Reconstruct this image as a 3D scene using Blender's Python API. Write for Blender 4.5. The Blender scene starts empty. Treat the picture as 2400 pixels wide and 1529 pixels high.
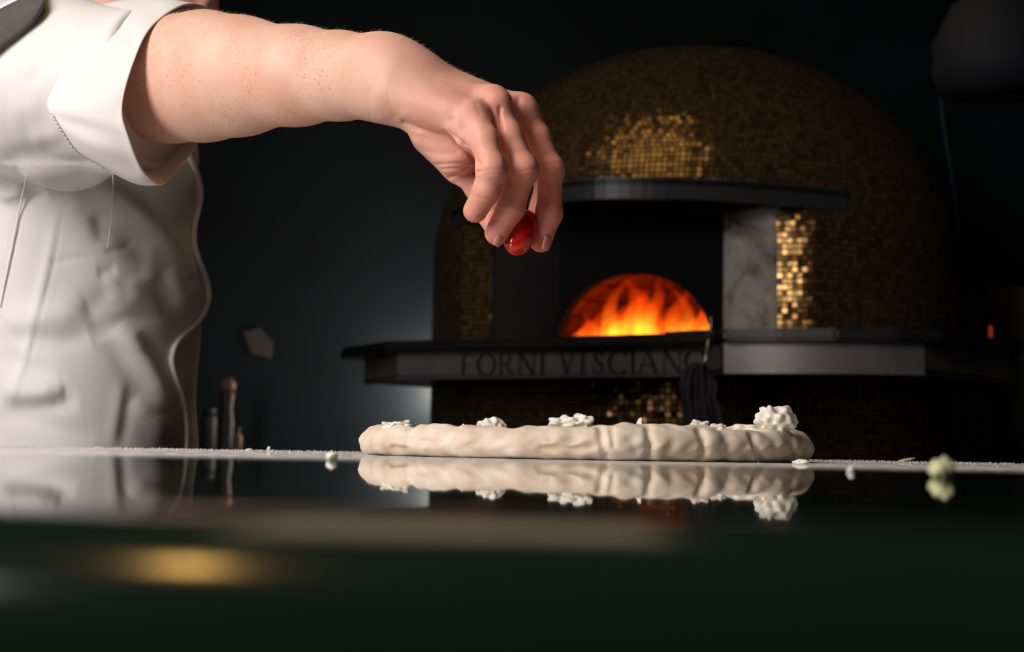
import bpy, bmesh, math, random
import numpy as np
from mathutils import Vector, Matrix
random.seed(7); RNG = np.random.default_rng(7)
SC = bpy.context.scene
COL = SC.collection

# ------------------------------------------------------------------ camera
FPX = 3333.3; W, H = 2400, 1529
PITCH = math.atan(282.0/FPX); ROLL = math.radians(1.0)
CT = 0.900                       # counter top height
CAMZ = CT + 0.0084
cam_d = bpy.data.cameras.new('camera'); cam = bpy.data.objects.new('camera', cam_d); COL.objects.link(cam)
cam_d.sensor_width = 36.0; cam_d.lens = 36.0*FPX/W; cam_d.clip_start = 0.01; cam_d.clip_end = 60
Fv = np.array([0, math.cos(PITCH), math.sin(PITCH)])
R0 = np.array([1.0, 0, 0]); U0 = np.array([0, -math.sin(PITCH), math.cos(PITCH)])
Rv = math.cos(ROLL)*R0 + math.sin(ROLL)*U0
Uv = -math.sin(ROLL)*R0 + math.cos(ROLL)*U0
CP = np.array([0, 0, CAMZ])
cam.matrix_world = Matrix(((Rv[0], Uv[0], -Fv[0], CP[0]), (Rv[1], Uv[1], -Fv[1], CP[1]), (Rv[2], Uv[2], -Fv[2], CP[2]), (0, 0, 0, 1)))
cam_d.dof.use_dof = True; cam_d.dof.focus_distance = 1.09; cam_d.dof.aperture_fstop = 10.0
SC.camera = cam

# ------------------------------------------------------------------ world, lights, exposure
wd = bpy.data.worlds.new('World'); SC.world = wd; wd.use_nodes = True
wd.node_tree.nodes['Background'].inputs[0].default_value = (0.55, 0.65, 0.8, 1)
wd.node_tree.nodes['Background'].inputs[1].default_value = 0.004
SC.view_settings.view_transform = 'Standard'; SC.view_settings.look = 'None'
SC.view_settings.exposure = 0.0; SC.view_settings.gamma = 1.0; SC.view_settings.use_curve_mapping = False

def area(name, loc, target, sx, sy, power, col):
    l = bpy.data.lights.new(name, 'AREA'); l.shape = 'RECTANGLE'; l.size = sx; l.size_y = sy
    l.energy = power; l.color = col
    o = bpy.data.objects.new(name, l); COL.objects.link(o); o.location = loc
    o.rotation_euler = (Vector(target)-Vector(loc)).to_track_quat('-Z', 'Y').to_euler()
    return o
def point(name, loc, r, power, col):
    l = bpy.data.lights.new(name, 'POINT'); l.shadow_soft_size = r; l.energy = power; l.color = col
    o = bpy.data.objects.new(name, l); COL.objects.link(o); o.location = loc
    return o
KEY = area('key_window_light', (-1.10, 0.06, 1.79), (-0.15, 1.4, 1.1), 0.5, 1.65, 36, (1.0, 0.925, 0.905))
area('ceiling_tube_light', (-1.25, 0.55, 2.62), (-1.25, 0.55, 0), 0.05, 1.5, 1.2, (0.85, 0.93, 1.0))
area('dome_fill_light', (-0.14, 2.62, 2.95), (-0.14, 2.62, 0), 1.0, 1.5, 4.8, (1.0, 0.74, 0.42))  # unseen area light added overhead to brighten the dome
point('warm_pendant_light', (-0.312, 0.43, CT+1.095), 0.035, 3.2, (1.0, 0.56, 0.15))
point('wall_lamp_behind_oven_light', (-0.25, 5.17, 1.12), 0.03, 24.0, (1.0, 0.86, 0.72))

# ------------------------------------------------------------------ pixel helpers (photo pixel + distance from camera along y)
def ray(px, py):
    d = Fv*FPX + Rv*(px-W/2) - Uv*(py-H/2)
    return d/d[1]
def P(px, py, Y):
    return CP + ray(px, py)*Y
def pxr(r, Y):
    return r*Y/FPX
def project(V):
    d = V - CP
    f = d@Fv; return W/2 + FPX*(d@Rv)/f, H/2 - FPX*(d@Uv)/f
def Pz(px, py, z):
    r = ray(px, py); return CP + r*((z-CAMZ)/r[2])

# ------------------------------------------------------------------ object helpers
def link(o, parent=None):
    COL.objects.link(o)
    if parent is not None: o.parent = parent
    return o
def tag(o, label=None, cat=None, group=None, kind=None):
    if label: o['label'] = label
    if cat: o['category'] = cat
    if group: o['group'] = group
    if kind: o['kind'] = kind
    return o
def empty(name, loc=(0, 0, 0), rz=0.0):
    o = bpy.data.objects.new(name, None); o.empty_display_size = 0.05
    o.location = loc; o.rotation_euler = (0, 0, rz); COL.objects.link(o); return o
def mesh_np(name, V, Fq, mat, parent=None, smooth=True):
    """V (n,3); Fq (m,4) or (m,3) int array or list of lists"""
    me = bpy.data.meshes.new(name)
    V = np.asarray(V, dtype=np.float32)
    if isinstance(Fq, np.ndarray):
        k = Fq.shape[1]; m = len(Fq)
        me.vertices.add(len(V)); me.vertices.foreach_set('co', V.ravel())
        me.loops.add(m*k); me.loops.foreach_set('vertex_index', Fq.astype(np.int32).ravel())
        me.polygons.add(m); me.polygons.foreach_set('loop_start', np.arange(m, dtype=np.int32)*k)
        try: me.polygons.foreach_set('loop_total', np.full(m, k, dtype=np.int32))
        except Exception: pass
        me.update(calc_edges=True); me.validate()
    else:
        me.from_pydata([tuple(map(float, v)) for v in V], [], [list(map(int, f)) for f in Fq]); me.update()
    me.polygons.foreach_set('use_smooth', np.full(len(me.polygons), bool(smooth)))
    if mat: me.materials.append(mat)
    return link(bpy.data.objects.new(name, me), parent)
def mesh_bm(name, bm, mat, parent=None, smooth=False):
    me = bpy.data.meshes.new(name); bmesh.ops.recalc_face_normals(bm, faces=bm.faces[:]); bm.to_mesh(me); bm.free()
    if smooth: me.polygons.foreach_set('use_smooth', np.ones(len(me.polygons), dtype=bool))
    if mat: me.materials.append(mat)
    return link(bpy.data.objects.new(name, me), parent)
def box_bm(bm, lo, hi, bev=0.0):
    g = bmesh.ops.create_cube(bm, size=1.0)
    vs = g['verts']
    for v in vs:
        v.co = Vector(((lo[i]+hi[i])/2 + v.co[i]*(hi[i]-lo[i]) for i in range(3)))
    if bev > 0:
        es = list({e for v in vs for e in v.link_edges})
        bmesh.ops.bevel(bm, geom=es, offset=bev, segments=2, affect='EDGES', clamp_overlap=True)
def box(name, lo, hi, mat, parent=None, bev=0.0):
    bm = bmesh.new(); box_bm(bm, lo, hi, bev); return mesh_bm(name, bm, mat, parent)
def prism(name, poly, z0, z1, mat, parent=None, bev=0.0):
    bm = bmesh.new()
    f = bm.faces.new([bm.verts.new((p[0], p[1], z0)) for p in poly])
    r = bmesh.ops.extrude_face_region(bm, geom=[f])
    for v in r['geom']:
        if isinstance(v, bmesh.types.BMVert): v.co.z = z1
    bmesh.ops.recalc_face_normals(bm, faces=bm.faces[:])
    if bev > 0:
        bmesh.ops.bevel(bm, geom=bm.edges[:], offset=bev, segments=2, affect='EDGES', clamp_overlap=True)
    return mesh_bm(name, bm, mat, parent)
def catmull(pts, n, closed=False):
    pts = np.asarray(pts, float); m = len(pts)
    t = np.linspace(0, m if closed else m-1, n, endpoint=not closed)
    i = np.minimum(np.floor(t).astype(int), (m-1) if closed else (m-2)); f = (t-i)[:, None]
    def g(k):
        return pts[k % m] if closed else pts[np.clip(k, 0, m-1)]
    a, b, c, d = g(i-1), g(i), g(i+1), g(i+2)
    return 0.5*((2*b)+(c-a)*f+(2*a-5*b+4*c-d)*f**2+(3*b-a-3*c+d)*f**3)
def tube(name, pts, r, mat, parent=None, n=None, sides=8, flat=1.0):
    pts = np.asarray(pts, float)
    if n: pts = catmull(pts, n)
    m = len(pts); rr = np.broadcast_to(np.asarray(r, float), (m,))
    T = np.gradient(pts, axis=0); T /= np.linalg.norm(T, axis=1)[:, None]+1e-12
    up = np.array([0, 0, 1.0]) if abs(T[0][2]) < 0.9 else np.array([0, 1.0, 0])
    V = []
    u = np.cross(T[0], up); u /= np.linalg.norm(u)
    for k in range(m):
        u = u - T[k]*(u@T[k]); u /= np.linalg.norm(u); w = np.cross(T[k], u)
        for s in range(sides):
            a = 2*math.pi*s/sides
            V.append(pts[k]+rr[k]*(u*math.cos(a)+w*math.sin(a)*flat))
    F = [[k*sides+s, k*sides+(s+1) % sides, (k+1)*sides+(s+1) % sides, (k+1)*sides+s] for k in range(m-1) for s in range(sides)]
    F.append(list(range(sides))[::-1]); F.append([(m-1)*sides+s for s in range(sides)])
    return mesh_np(name, V, F, mat, parent)
def loft(name, rings, mat, parent=None, closed=True, caps=False, smooth=True):
    rings = np.asarray(rings, float); m, n, _ = rings.shape
    V = rings.reshape(-1, 3); F = []
    for k in range(m-1):
        for s in range(n if closed else n-1):
            F.append([k*n+s, k*n+(s+1) % n, (k+1)*n+(s+1) % n, (k+1)*n+s])
    if caps: F.append(list(range(n))[::-1]); F.append([(m-1)*n+s for s in range(n)])
    return mesh_np(name, V, F, mat, parent, smooth)

# ------------------------------------------------------------------ materials
def new_mat(name):
    m = bpy.data.materials.new(name); m.use_nodes = True
    return m, m.node_tree, m.node_tree.nodes['Principled BSDF']
def simple(name, col, rough=0.5, metal=0.0, noise=0.0, scale=20.0, bump=0.0, bscale=None, coat=0.0, emit=None, es=0.0, sss=0.0):
    m, nt, b = new_mat(name)
    b.inputs['Base Color'].default_value = (*col, 1); b.inputs['Roughness'].default_value = rough
    b.inputs['Metallic'].default_value = metal; b.inputs['Coat Weight'].default_value = coat
    tc = nt.nodes.new('ShaderNodeTexCoord')
    nz = nt.nodes.new('ShaderNodeTexNoise'); nz.inputs['Scale'].default_value = scale; nz.inputs['Detail'].default_value = 5
    nt.links.new(tc.outputs['Object'], nz.inputs['Vector'])
    if noise > 0:
        cr = nt.nodes.new('ShaderNodeValToRGB')
        cr.color_ramp.elements[0].position = 0.3; cr.color_ramp.elements[1].position = 0.7
        cr.color_ramp.elements[0].color = (*[max(0, c*(1-noise)) for c in col], 1)
        cr.color_ramp.elements[1].color = (*[min(1, c*(1+noise)) for c in col], 1)
        nt.links.new(nz.outputs['Fac'], cr.inputs['Fac']); nt.links.new(cr.outputs['Color'], b.inputs['Base Color'])
    if bump > 0:
        n2 = nt.nodes.new('ShaderNodeTexNoise'); n2.inputs['Scale'].default_value = bscale or scale*3; n2.inputs['Detail'].default_value = 4
        nt.links.new(tc.outputs['Object'], n2.inputs['Vector'])
        bp = nt.nodes.new('ShaderNodeBump'); bp.inputs['Strength'].default_value = bump; bp.inputs['Distance'].default_value = 0.002
        nt.links.new(n2.outputs['Fac'], bp.inputs['Height']); nt.links.new(bp.outputs['Normal'], b.inputs['Normal'])
    if sss > 0:
        b.inputs['Subsurface Weight'].default_value = sss; b.inputs['Subsurface Radius'].default_value = (1, 0.4, 0.2)
        b.inputs['Subsurface Scale'].default_value = 0.006
    if emit:
        b.inputs['Emission Color'].default_value = (*emit, 1); b.inputs['Emission Strength'].default_value = es
    return m

M = {}
M['dark_wall'] = simple('dark_wall_paint', (0.012, 0.013, 0.015), 0.6, noise=0.3, scale=3)
M['steel_wall'] = simple('dark_steel_wall', (0.006, 0.0095, 0.0125), 0.5, metal=0.0, noise=0.35, scale=2.0, bump=0.03, bscale=3)
M['steel_wall'].node_tree.nodes['Principled BSDF'].inputs['Specular IOR Level'].default_value = 0.12
M['floor'] = simple('floor_tile', (0.05, 0.045, 0.04), 0.5, noise=0.2, scale=5)
M['ceiling'] = simple('ceiling_paint', (0.02, 0.02, 0.022), 0.8)
M['blackmetal'] = simple('black_painted_metal', (0.012, 0.012, 0.013), 0.38, metal=0.0, noise=0.2, scale=14, bump=0.05)
M['fascia'] = simple('dark_satin_steel', (0.20, 0.185, 0.18), 0.40, metal=0.45, noise=0.15, scale=9)
M['letter'] = simple('engraved_letter_black', (0.012, 0.011, 0.012), 0.5)
M['grout'] = simple('dark_grout', (0.012, 0.010, 0.008), 0.9, noise=0.3, scale=60)
M['steel'] = simple('brushed_steel', (0.5, 0.5, 0.5), 0.3, metal=1.0, noise=0.1, scale=30)
M['cloth_dark'] = simple('charcoal_cloth', (0.035, 0.034, 0.042), 0.95, noise=0.25, scale=60, bump=0.3, bscale=400)
M['brick'] = simple('oven_brick', (0.20, 0.05, 0.03), 0.9, noise=0.35, scale=12, bump=0.4)
M['soot'] = simple('soot_black', (0.004, 0.004, 0.0045), 0.95, noise=0.3, scale=12)
M['ash_floor'] = simple('oven_floor_ash', (0.16, 0.13, 0.11), 0.95, noise=0.4, scale=25)
M['coat'] = simple('white_cotton_drill', (0.76, 0.735, 0.71), 0.85, noise=0.04, scale=8, bump=0.12, bscale=900)
M['coat_shade'] = simple('shaded_coat_cotton', (0.30, 0.28, 0.26), 0.9, noise=0.06, scale=12, bump=0.15, bscale=900)  # coat cotton with shade put into its colour; not assigned
M['thread'] = simple('white_thread', (0.85, 0.82, 0.78), 0.8)
M['trousers'] = simple('dark_trousers', (0.02, 0.02, 0.024), 0.9, noise=0.2)
M['hair'] = simple('brown_hair', (0.06, 0.03, 0.015), 0.6, noise=0.4, scale=60, bump=0.5, bscale=150)
M['shoe'] = simple('black_shoe', (0.01, 0.01, 0.01), 0.4)
M['strap'] = simple('grey_apron_cloth', (0.085, 0.075, 0.07), 0.9, noise=0.15, scale=40, bump=0.2, bscale=500)
M['cheese'] = simple('fresh_cheese', (0.88, 0.85, 0.74), 0.55, noise=0.05, scale=60, bump=0.4, bscale=250, sss=0.25)
M['flour'] = simple('flour', (0.86, 0.83, 0.79), 0.95, noise=0.05)
M['herb'] = simple('pale_green_crumb', (0.62, 0.62, 0.32), 0.6, noise=0.2, scale=60)
M['wood'] = simple('beech_wood', (0.16, 0.075, 0.04), 0.6, noise=0.3, scale=30)
M['eye'] = simple('eye_white', (0.8, 0.78, 0.75), 0.2)
M['nail'] = simple('fingernail', (0.78, 0.37, 0.29), 0.45, noise=0.05, scale=90)

# skin
def skin_mat():
    m, nt, b = new_mat('skin'); N = nt.nodes.new; L = nt.links.new
    tc = N('ShaderNodeTexCoord')
    at = N('ShaderNodeAttribute'); at.attribute_name = 'flush'
    mix = N('ShaderNodeMix'); mix.data_type = 'RGBA'
    mix.inputs['A'].default_value = (0.78, 0.50, 0.375, 1); mix.inputs['B'].default_value = (0.78, 0.33, 0.25, 1)
    L(at.outputs['Fac'], mix.inputs['Factor'])
    nz = N('ShaderNodeTexNoise'); nz.inputs['Scale'].default_value = 32; nz.inputs['Detail'].default_value = 4
    L(tc.outputs['Object'], nz.inputs['Vector'])
    m2 = N('ShaderNodeMix'); m2.data_type = 'RGBA'; m2.blend_type = 'MULTIPLY'; m2.inputs['Factor'].default_value = 1.0
    cr = N('ShaderNodeValToRGB'); cr.color_ramp.elements[0].position = 0.33; cr.color_ramp.elements[1].position = 0.66
    cr.color_ramp.elements[0].color = (0.95, 0.82, 0.78, 1); cr.color_ramp.elements[1].color = (1, 1, 1, 1)
    L(nz.outputs['Fac'], cr.inputs['Fac']); L(mix.outputs['Result'], m2.inputs['A']); L(cr.outputs['Color'], m2.inputs['B'])
    # freckles
    fa = N('ShaderNodeAttribute'); fa.attribute_name = 'freckle'
    vo = N('ShaderNodeTexVoronoi'); vo.inputs['Scale'].default_value = 520; vo.inputs['Randomness'].default_value = 1.0
    nv = N('ShaderNodeTexNoise'); nv.inputs['Scale'].default_value = 300
    L(tc.outputs['Object'], nv.inputs['Vector'])
    va = N('ShaderNodeVectorMath'); va.operation = 'MULTIPLY_ADD'; va.inputs[1].default_value = (0.006,)*3
    L(nv.outputs['Color'], va.inputs[0]); L(tc.outputs['Object'], va.inputs[2]); L(va.outputs[0], vo.inputs['Vector'])
    f1 = N('ShaderNodeMapRange'); f1.inputs['From Min'].default_value = 0.42; f1.inputs['From Max'].default_value = 0.18
    L(vo.outputs['Distance'], f1.inputs['Value'])
    sp = N('ShaderNodeSeparateColor'); L(vo.outputs['Color'], sp.inputs['Color'])
    f2 = N('ShaderNodeMapRange'); f2.inputs['From Min'].default_value = 0.15; f2.inputs['From Max'].default_value = 0.9
    L(sp.outputs['Red'], f2.inputs['Value'])
    n3 = N('ShaderNodeTexNoise'); n3.inputs['Scale'].default_value = 24
    L(tc.outputs['Object'], n3.inputs['Vector'])
    f3 = N('ShaderNodeMapRange'); f3.inputs['From Min'].default_value = 0.32; f3.inputs['From Max'].default_value = 0.60
    L(n3.outputs['Fac'], f3.inputs['Value'])
    def mul(a, c):
        q = N('ShaderNodeMath'); q.operation = 'MULTIPLY'; L(a, q.inputs[0])
        if isinstance(c, float): q.inputs[1].default_value = c
        else: L(c, q.inputs[1])
        return q.outputs[0]
    fac = mul(mul(mul(mul(f1.outputs[0], f2.outputs[0]), f3.outputs[0]), fa.outputs['Fac']), 1.0)
    m3 = N('ShaderNodeMix'); m3.data_type = 'RGBA'; m3.inputs['B'].default_value = (0.50, 0.22, 0.10, 1)
    L(fac, m3.inputs['Factor']); L(m2.outputs['Result'], m3.inputs['A'])
    L(m3.outputs['Result'], b.inputs['Base Color'])
    b.inputs['Roughness'].default_value = 0.52
    b.inputs['Subsurface Weight'].default_value = 0.18; b.inputs['Subsurface Radius'].default_value = (1, 0.35, 0.2)
    b.inputs['Subsurface Scale'].default_value = 0.006
    nb = N('ShaderNodeTexVoronoi'); nb.inputs['Scale'].default_value = 900
    L(tc.outputs['Object'], nb.inputs['Vector'])
    bp = N('ShaderNodeBump'); bp.inputs['Strength'].default_value = 0.10; bp.inputs['Distance'].default_value = 0.0006
    L(nb.outputs['Distance'], bp.inputs['Height']); L(bp.outputs['Normal'], b.inputs['Normal'])
    return m
M['skin'] = skin_mat()

def gold_mat():
    m, nt, b = new_mat('gold_glass_mosaic'); N = nt.nodes.new; L = nt.links.new
    geo = N('ShaderNodeNewGeometry')
    cr = N('ShaderNodeValToRGB')
    cr.color_ramp.elements[0].color = (0.17, 0.088, 0.026, 1); cr.color_ramp.elements[1].color = (0.46, 0.28, 0.09, 1)
    at = N('ShaderNodeAttribute'); at.attribute_name = 'tone'
    L(at.outputs['Fac'], cr.inputs['Fac'])
    L(cr.outputs['Color'], b.inputs['Base Color'])
    b.inputs['Metallic'].default_value = 0.74; b.inputs['Roughness'].default_value = 0.21
    return m
M['gold'] = gold_mat()
def gold_obj_mat():
    m, nt, b = new_mat('gold_glass_tile'); N = nt.nodes.new; L = nt.links.new
    oi = N('ShaderNodeObjectInfo')
    cr = N('ShaderNodeValToRGB')
    cr.color_ramp.elements[0].color = (0.17, 0.088, 0.026, 1); cr.color_ramp.elements[1].color = (0.46, 0.28, 0.09, 1)
    L(oi.outputs['Random'], cr.inputs['Fac']); L(cr.outputs['Color'], b.inputs['Base Color'])
    b.inputs['Metallic'].default_value = 0.74; b.inputs['Roughness'].default_value = 0.21
    return m
M['gold_tile'] = gold_obj_mat()

def counter_mat():
    m, nt, b = new_mat('dark_green_polished_stone'); N = nt.nodes.new; L = nt.links.new
    geo = N('ShaderNodeNewGeometry'); sep = N('ShaderNodeSeparateXYZ'); L(geo.outputs['Position'], sep.inputs[0])
    nz = N('ShaderNodeTexNoise'); nz.inputs['Scale'].default_value = 6; nz.inputs['Detail'].default_value = 6
    L(geo.outputs['Position'], nz.inputs['Vector'])
    cr = N('ShaderNodeValToRGB')
    cr.color_ramp.elements[0].color = (0.003, 0.007, 0.006, 1); cr.color_ramp.elements[1].color = (0.012, 0.026, 0.018, 1)
    L(nz.outputs['Fac'], cr.inputs['Fac']); L(cr.outputs['Color'], b.inputs['Base Color'])
    b.inputs['Roughness'].default_value = 0.02; b.inputs['IOR'].default_value = 1.5
    re = N('ShaderNodeMapRange'); re.inputs['From Min'].default_value = 0.178; re.inputs['From Max'].default_value = 0.184
    re.inputs['To Min'].default_value = 0.14; re.inputs['To Max'].default_value = 0.02
    L(sep.outputs['Y'], re.inputs['Value']); L(re.outputs[0], b.inputs['Roughness'])   # the rounded edge is honed, the top polished
    # flour dusted over the far working half of the slab
    fl = N('ShaderNodeBsdfPrincipled'); fl.inputs['Base Color'].default_value = (0.86, 0.83, 0.80, 1); fl.inputs['Roughness'].default_value = 1.0
    mr = N('ShaderNodeMapRange'); mr.interpolation_type = 'SMOOTHSTEP'
    mr.inputs['From Min'].default_value = 0.62; mr.inputs['From Max'].default_value = 0.86
    L(sep.outputs['Y'], mr.inputs['Value'])
    n2 = N('ShaderNodeTexNoise'); n2.inputs['Scale'].default_value = 70; n2.inputs['Detail'].default_value = 8; n2.inputs['Roughness'].default_value = 0.7
    L(geo.outputs['Position'], n2.inputs['Vector'])
    m2 = N('ShaderNodeMapRange'); m2.inputs['From Min'].default_value = 0.34; m2.inputs['From Max'].default_value = 0.56
    L(n2.outputs['Fac'], m2.inputs['Value'])
    mu = N('ShaderNodeMath'); mu.operation = 'MULTIPLY'; L(mr.outputs[0], mu.inputs[0]); L(m2.outputs[0], mu.inputs[1])
    mz = N('ShaderNodeMath'); mz.operation = 'GREATER_THAN'; L(sep.outputs['Z'], mz.inputs[0]); mz.inputs[1].default_value = CT-0.006
    mu2 = N('ShaderNodeMath'); mu2.operation = 'MULTIPLY'; L(mu.outputs[0], mu2.inputs[0]); L(mz.outputs[0], mu2.inputs[1])
    mu3 = N('ShaderNodeMath'); mu3.operation = 'MULTIPLY'; L(mu2.outputs[0], mu3.inputs[0]); mu3.inputs[1].default_value = 0.9
    mix = N('ShaderNodeMixShader'); L(mu3.outputs[0], mix.inputs[0]); L(b.outputs[0], mix.inputs[1]); L(fl.outputs[0], mix.inputs[2])
    L(mix.outputs[0], nt.nodes['Material Output'].inputs['Surface'])
    return m
M['counter'] = counter_mat()

def dough_mat():
    m, nt, b = new_mat('raw_pizza_dough'); N = nt.nodes.new; L = nt.links.new
    tc = N('ShaderNodeTexCoord')
    nz = N('ShaderNodeTexNoise'); nz.inputs['Scale'].default_value = 45; nz.inputs['Detail'].default_value = 5
    L(tc.outputs['Object'], nz.inputs['Vector'])
    cr = N('ShaderNodeValToRGB'); cr.color_ramp.elements[0].position = 0.3; cr.color_ramp.elements[1].position = 0.62
    cr.color_ramp.elements[0].color = (0.66, 0.52, 0.37, 1); cr.color_ramp.elements[1].color = (0.82, 0.72, 0.60, 1)
    L(nz.outputs['Fac'], cr.inputs['Fac']); L(cr.outputs['Color'], b.inputs['Base Color'])
    b.inputs['Roughness'].default_value = 0.75; b.inputs['Subsurface Weight'].default_value = 0.2
    b.inputs['Subsurface Radius'].default_value = (1, 0.7, 0.4); b.inputs['Subsurface Scale'].default_value = 0.006
    n2 = N('ShaderNodeTexNoise'); n2.inputs['Scale'].default_value = 130; L(tc.outputs['Object'], n2.inputs['Vector'])
    bp = N('ShaderNodeBump'); bp.inputs['Strength'].default_value = 0.25; bp.inputs['Distance'].default_value = 0.002
    L(n2.outputs['Fac'], bp.inputs['Height']); L(bp.outputs['Normal'], b.inputs['Normal'])
    return m
M['dough'] = dough_mat()
M['sauce'] = simple('tomato_sauce', (0.45, 0.05, 0.015), 0.3, noise=0.4, scale=60, bump=0.4)
M['tomato'] = simple('tomato_skin', (0.62, 0.016, 0.010), 0.12, noise=0.25, scale=40, sss=0.15, coat=0.6)

def ash_wall_mat():
    m, nt, b = new_mat('sooted_steel'); N = nt.nodes.new; L = nt.links.new
    tc = N('ShaderNodeTexCoord')
    nz = N('ShaderNodeTexNoise'); nz.inputs['Scale'].default_value = 7; nz.inputs['Detail'].default_value = 7; nz.inputs['Roughness'].default_value = 0.65
    nz.inputs['Distortion'].default_value = 0.6
    L(tc.outputs['Object'], nz.inputs['Vector'])
    cr = N('ShaderNodeValToRGB'); cr.color_ramp.elements[0].position = 0.34; cr.color_ramp.elements[1].position = 0.56
    cr.color_ramp.elements[0].color = (0.10, 0.092, 0.088, 1); cr.color_ramp.elements[1].color = (0.93, 0.86, 0.78, 1)
    L(nz.outputs['Fac'], cr.inputs['Fac']); L(cr.outputs['Color'], b.inputs['Base Color'])
    b.inputs['Roughness'].default_value = 0.55; b.inputs['Metallic'].default_value = 0.1
    return m
M['ash_wall'] = ash_wall_mat()

def flame_mat():
    m, nt, b = new_mat('flame'); N = nt.nodes.new; L = nt.links.new
    nt.nodes.remove(b)
    tc = N('ShaderNodeTexCoord'); sep = N('ShaderNodeSeparateXYZ'); L(tc.outputs['Generated'], sep.inputs[0])
    cr = N('ShaderNodeValToRGB'); e = cr.color_ramp.elements
    e[0].position = 0.0; e[0].color = (1.0, 0.40, 0.035, 1)
    e[1].position = 1.0; e[1].color = (0.30, 0.004, 0.0, 1)
    k = e.new(0.36); k.color = (1.0, 0.27, 0.014, 1)
    k = e.new(0.54); k.color = (1.0, 0.085, 0.003, 1)
    k = e.new(0.80); k.color = (0.7, 0.022, 0.001, 1)
    L(sep.outputs['Z'], cr.inputs['Fac'])
    st = N('ShaderNodeMapRange'); st.inputs['From Min'].default_value = 0.0; st.inputs['From Max'].default_value = 0.85
    st.inputs['To Min'].default_value = 42; st.inputs['To Max'].default_value = 12
    L(sep.outputs['Z'], st.inputs['Value'])
    em = N('ShaderNodeEmission'); L(cr.outputs['Color'], em.inputs['Color']); L(st.outputs[0], em.inputs['Strength'])
    L(em.outputs[0], nt.nodes['Material Output'].inputs['Volume'])
    return m
M['flame'] = flame_mat()
# ------------------------------------------------------------------ implicit-surface modeller (surface nets)
def smin(a, b, k):
    h = np.maximum(k-np.abs(a-b), 0)/k
    return np.minimum(a, b)-h*h*k*0.25
def smax(a, b, k): return -smin(-a, -b, k)
def rc(p, a, b, ra, rb, n=None, k=1.0):
    a = np.asarray(a, np.float32); b = np.asarray(b, np.float32)
    ba = b-a; pa = p-a; l2 = float(ba@ba)+1e-12
    h = np.clip((pa@ba)/l2, 0, 1); w = pa-h[:, None]*ba
    if n is not None:
        n = np.asarray(n, np.float32); wn = w@n; w = w+(wn*(1.0/k-1.0))[:, None]*n
    return np.sqrt((w*w).sum(1)+1e-14)-(ra+(rb-ra)*h)
def ell(p, c, r):
    q = (p-np.asarray(c, np.float32))/np.asarray(r, np.float32)
    l = np.sqrt((q*q).sum(1)+1e-12)
    q2 = q/np.asarray(r, np.float32)
    return l*(l-1.0)/np.sqrt((q2*q2).sum(1)+1e-12)
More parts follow.
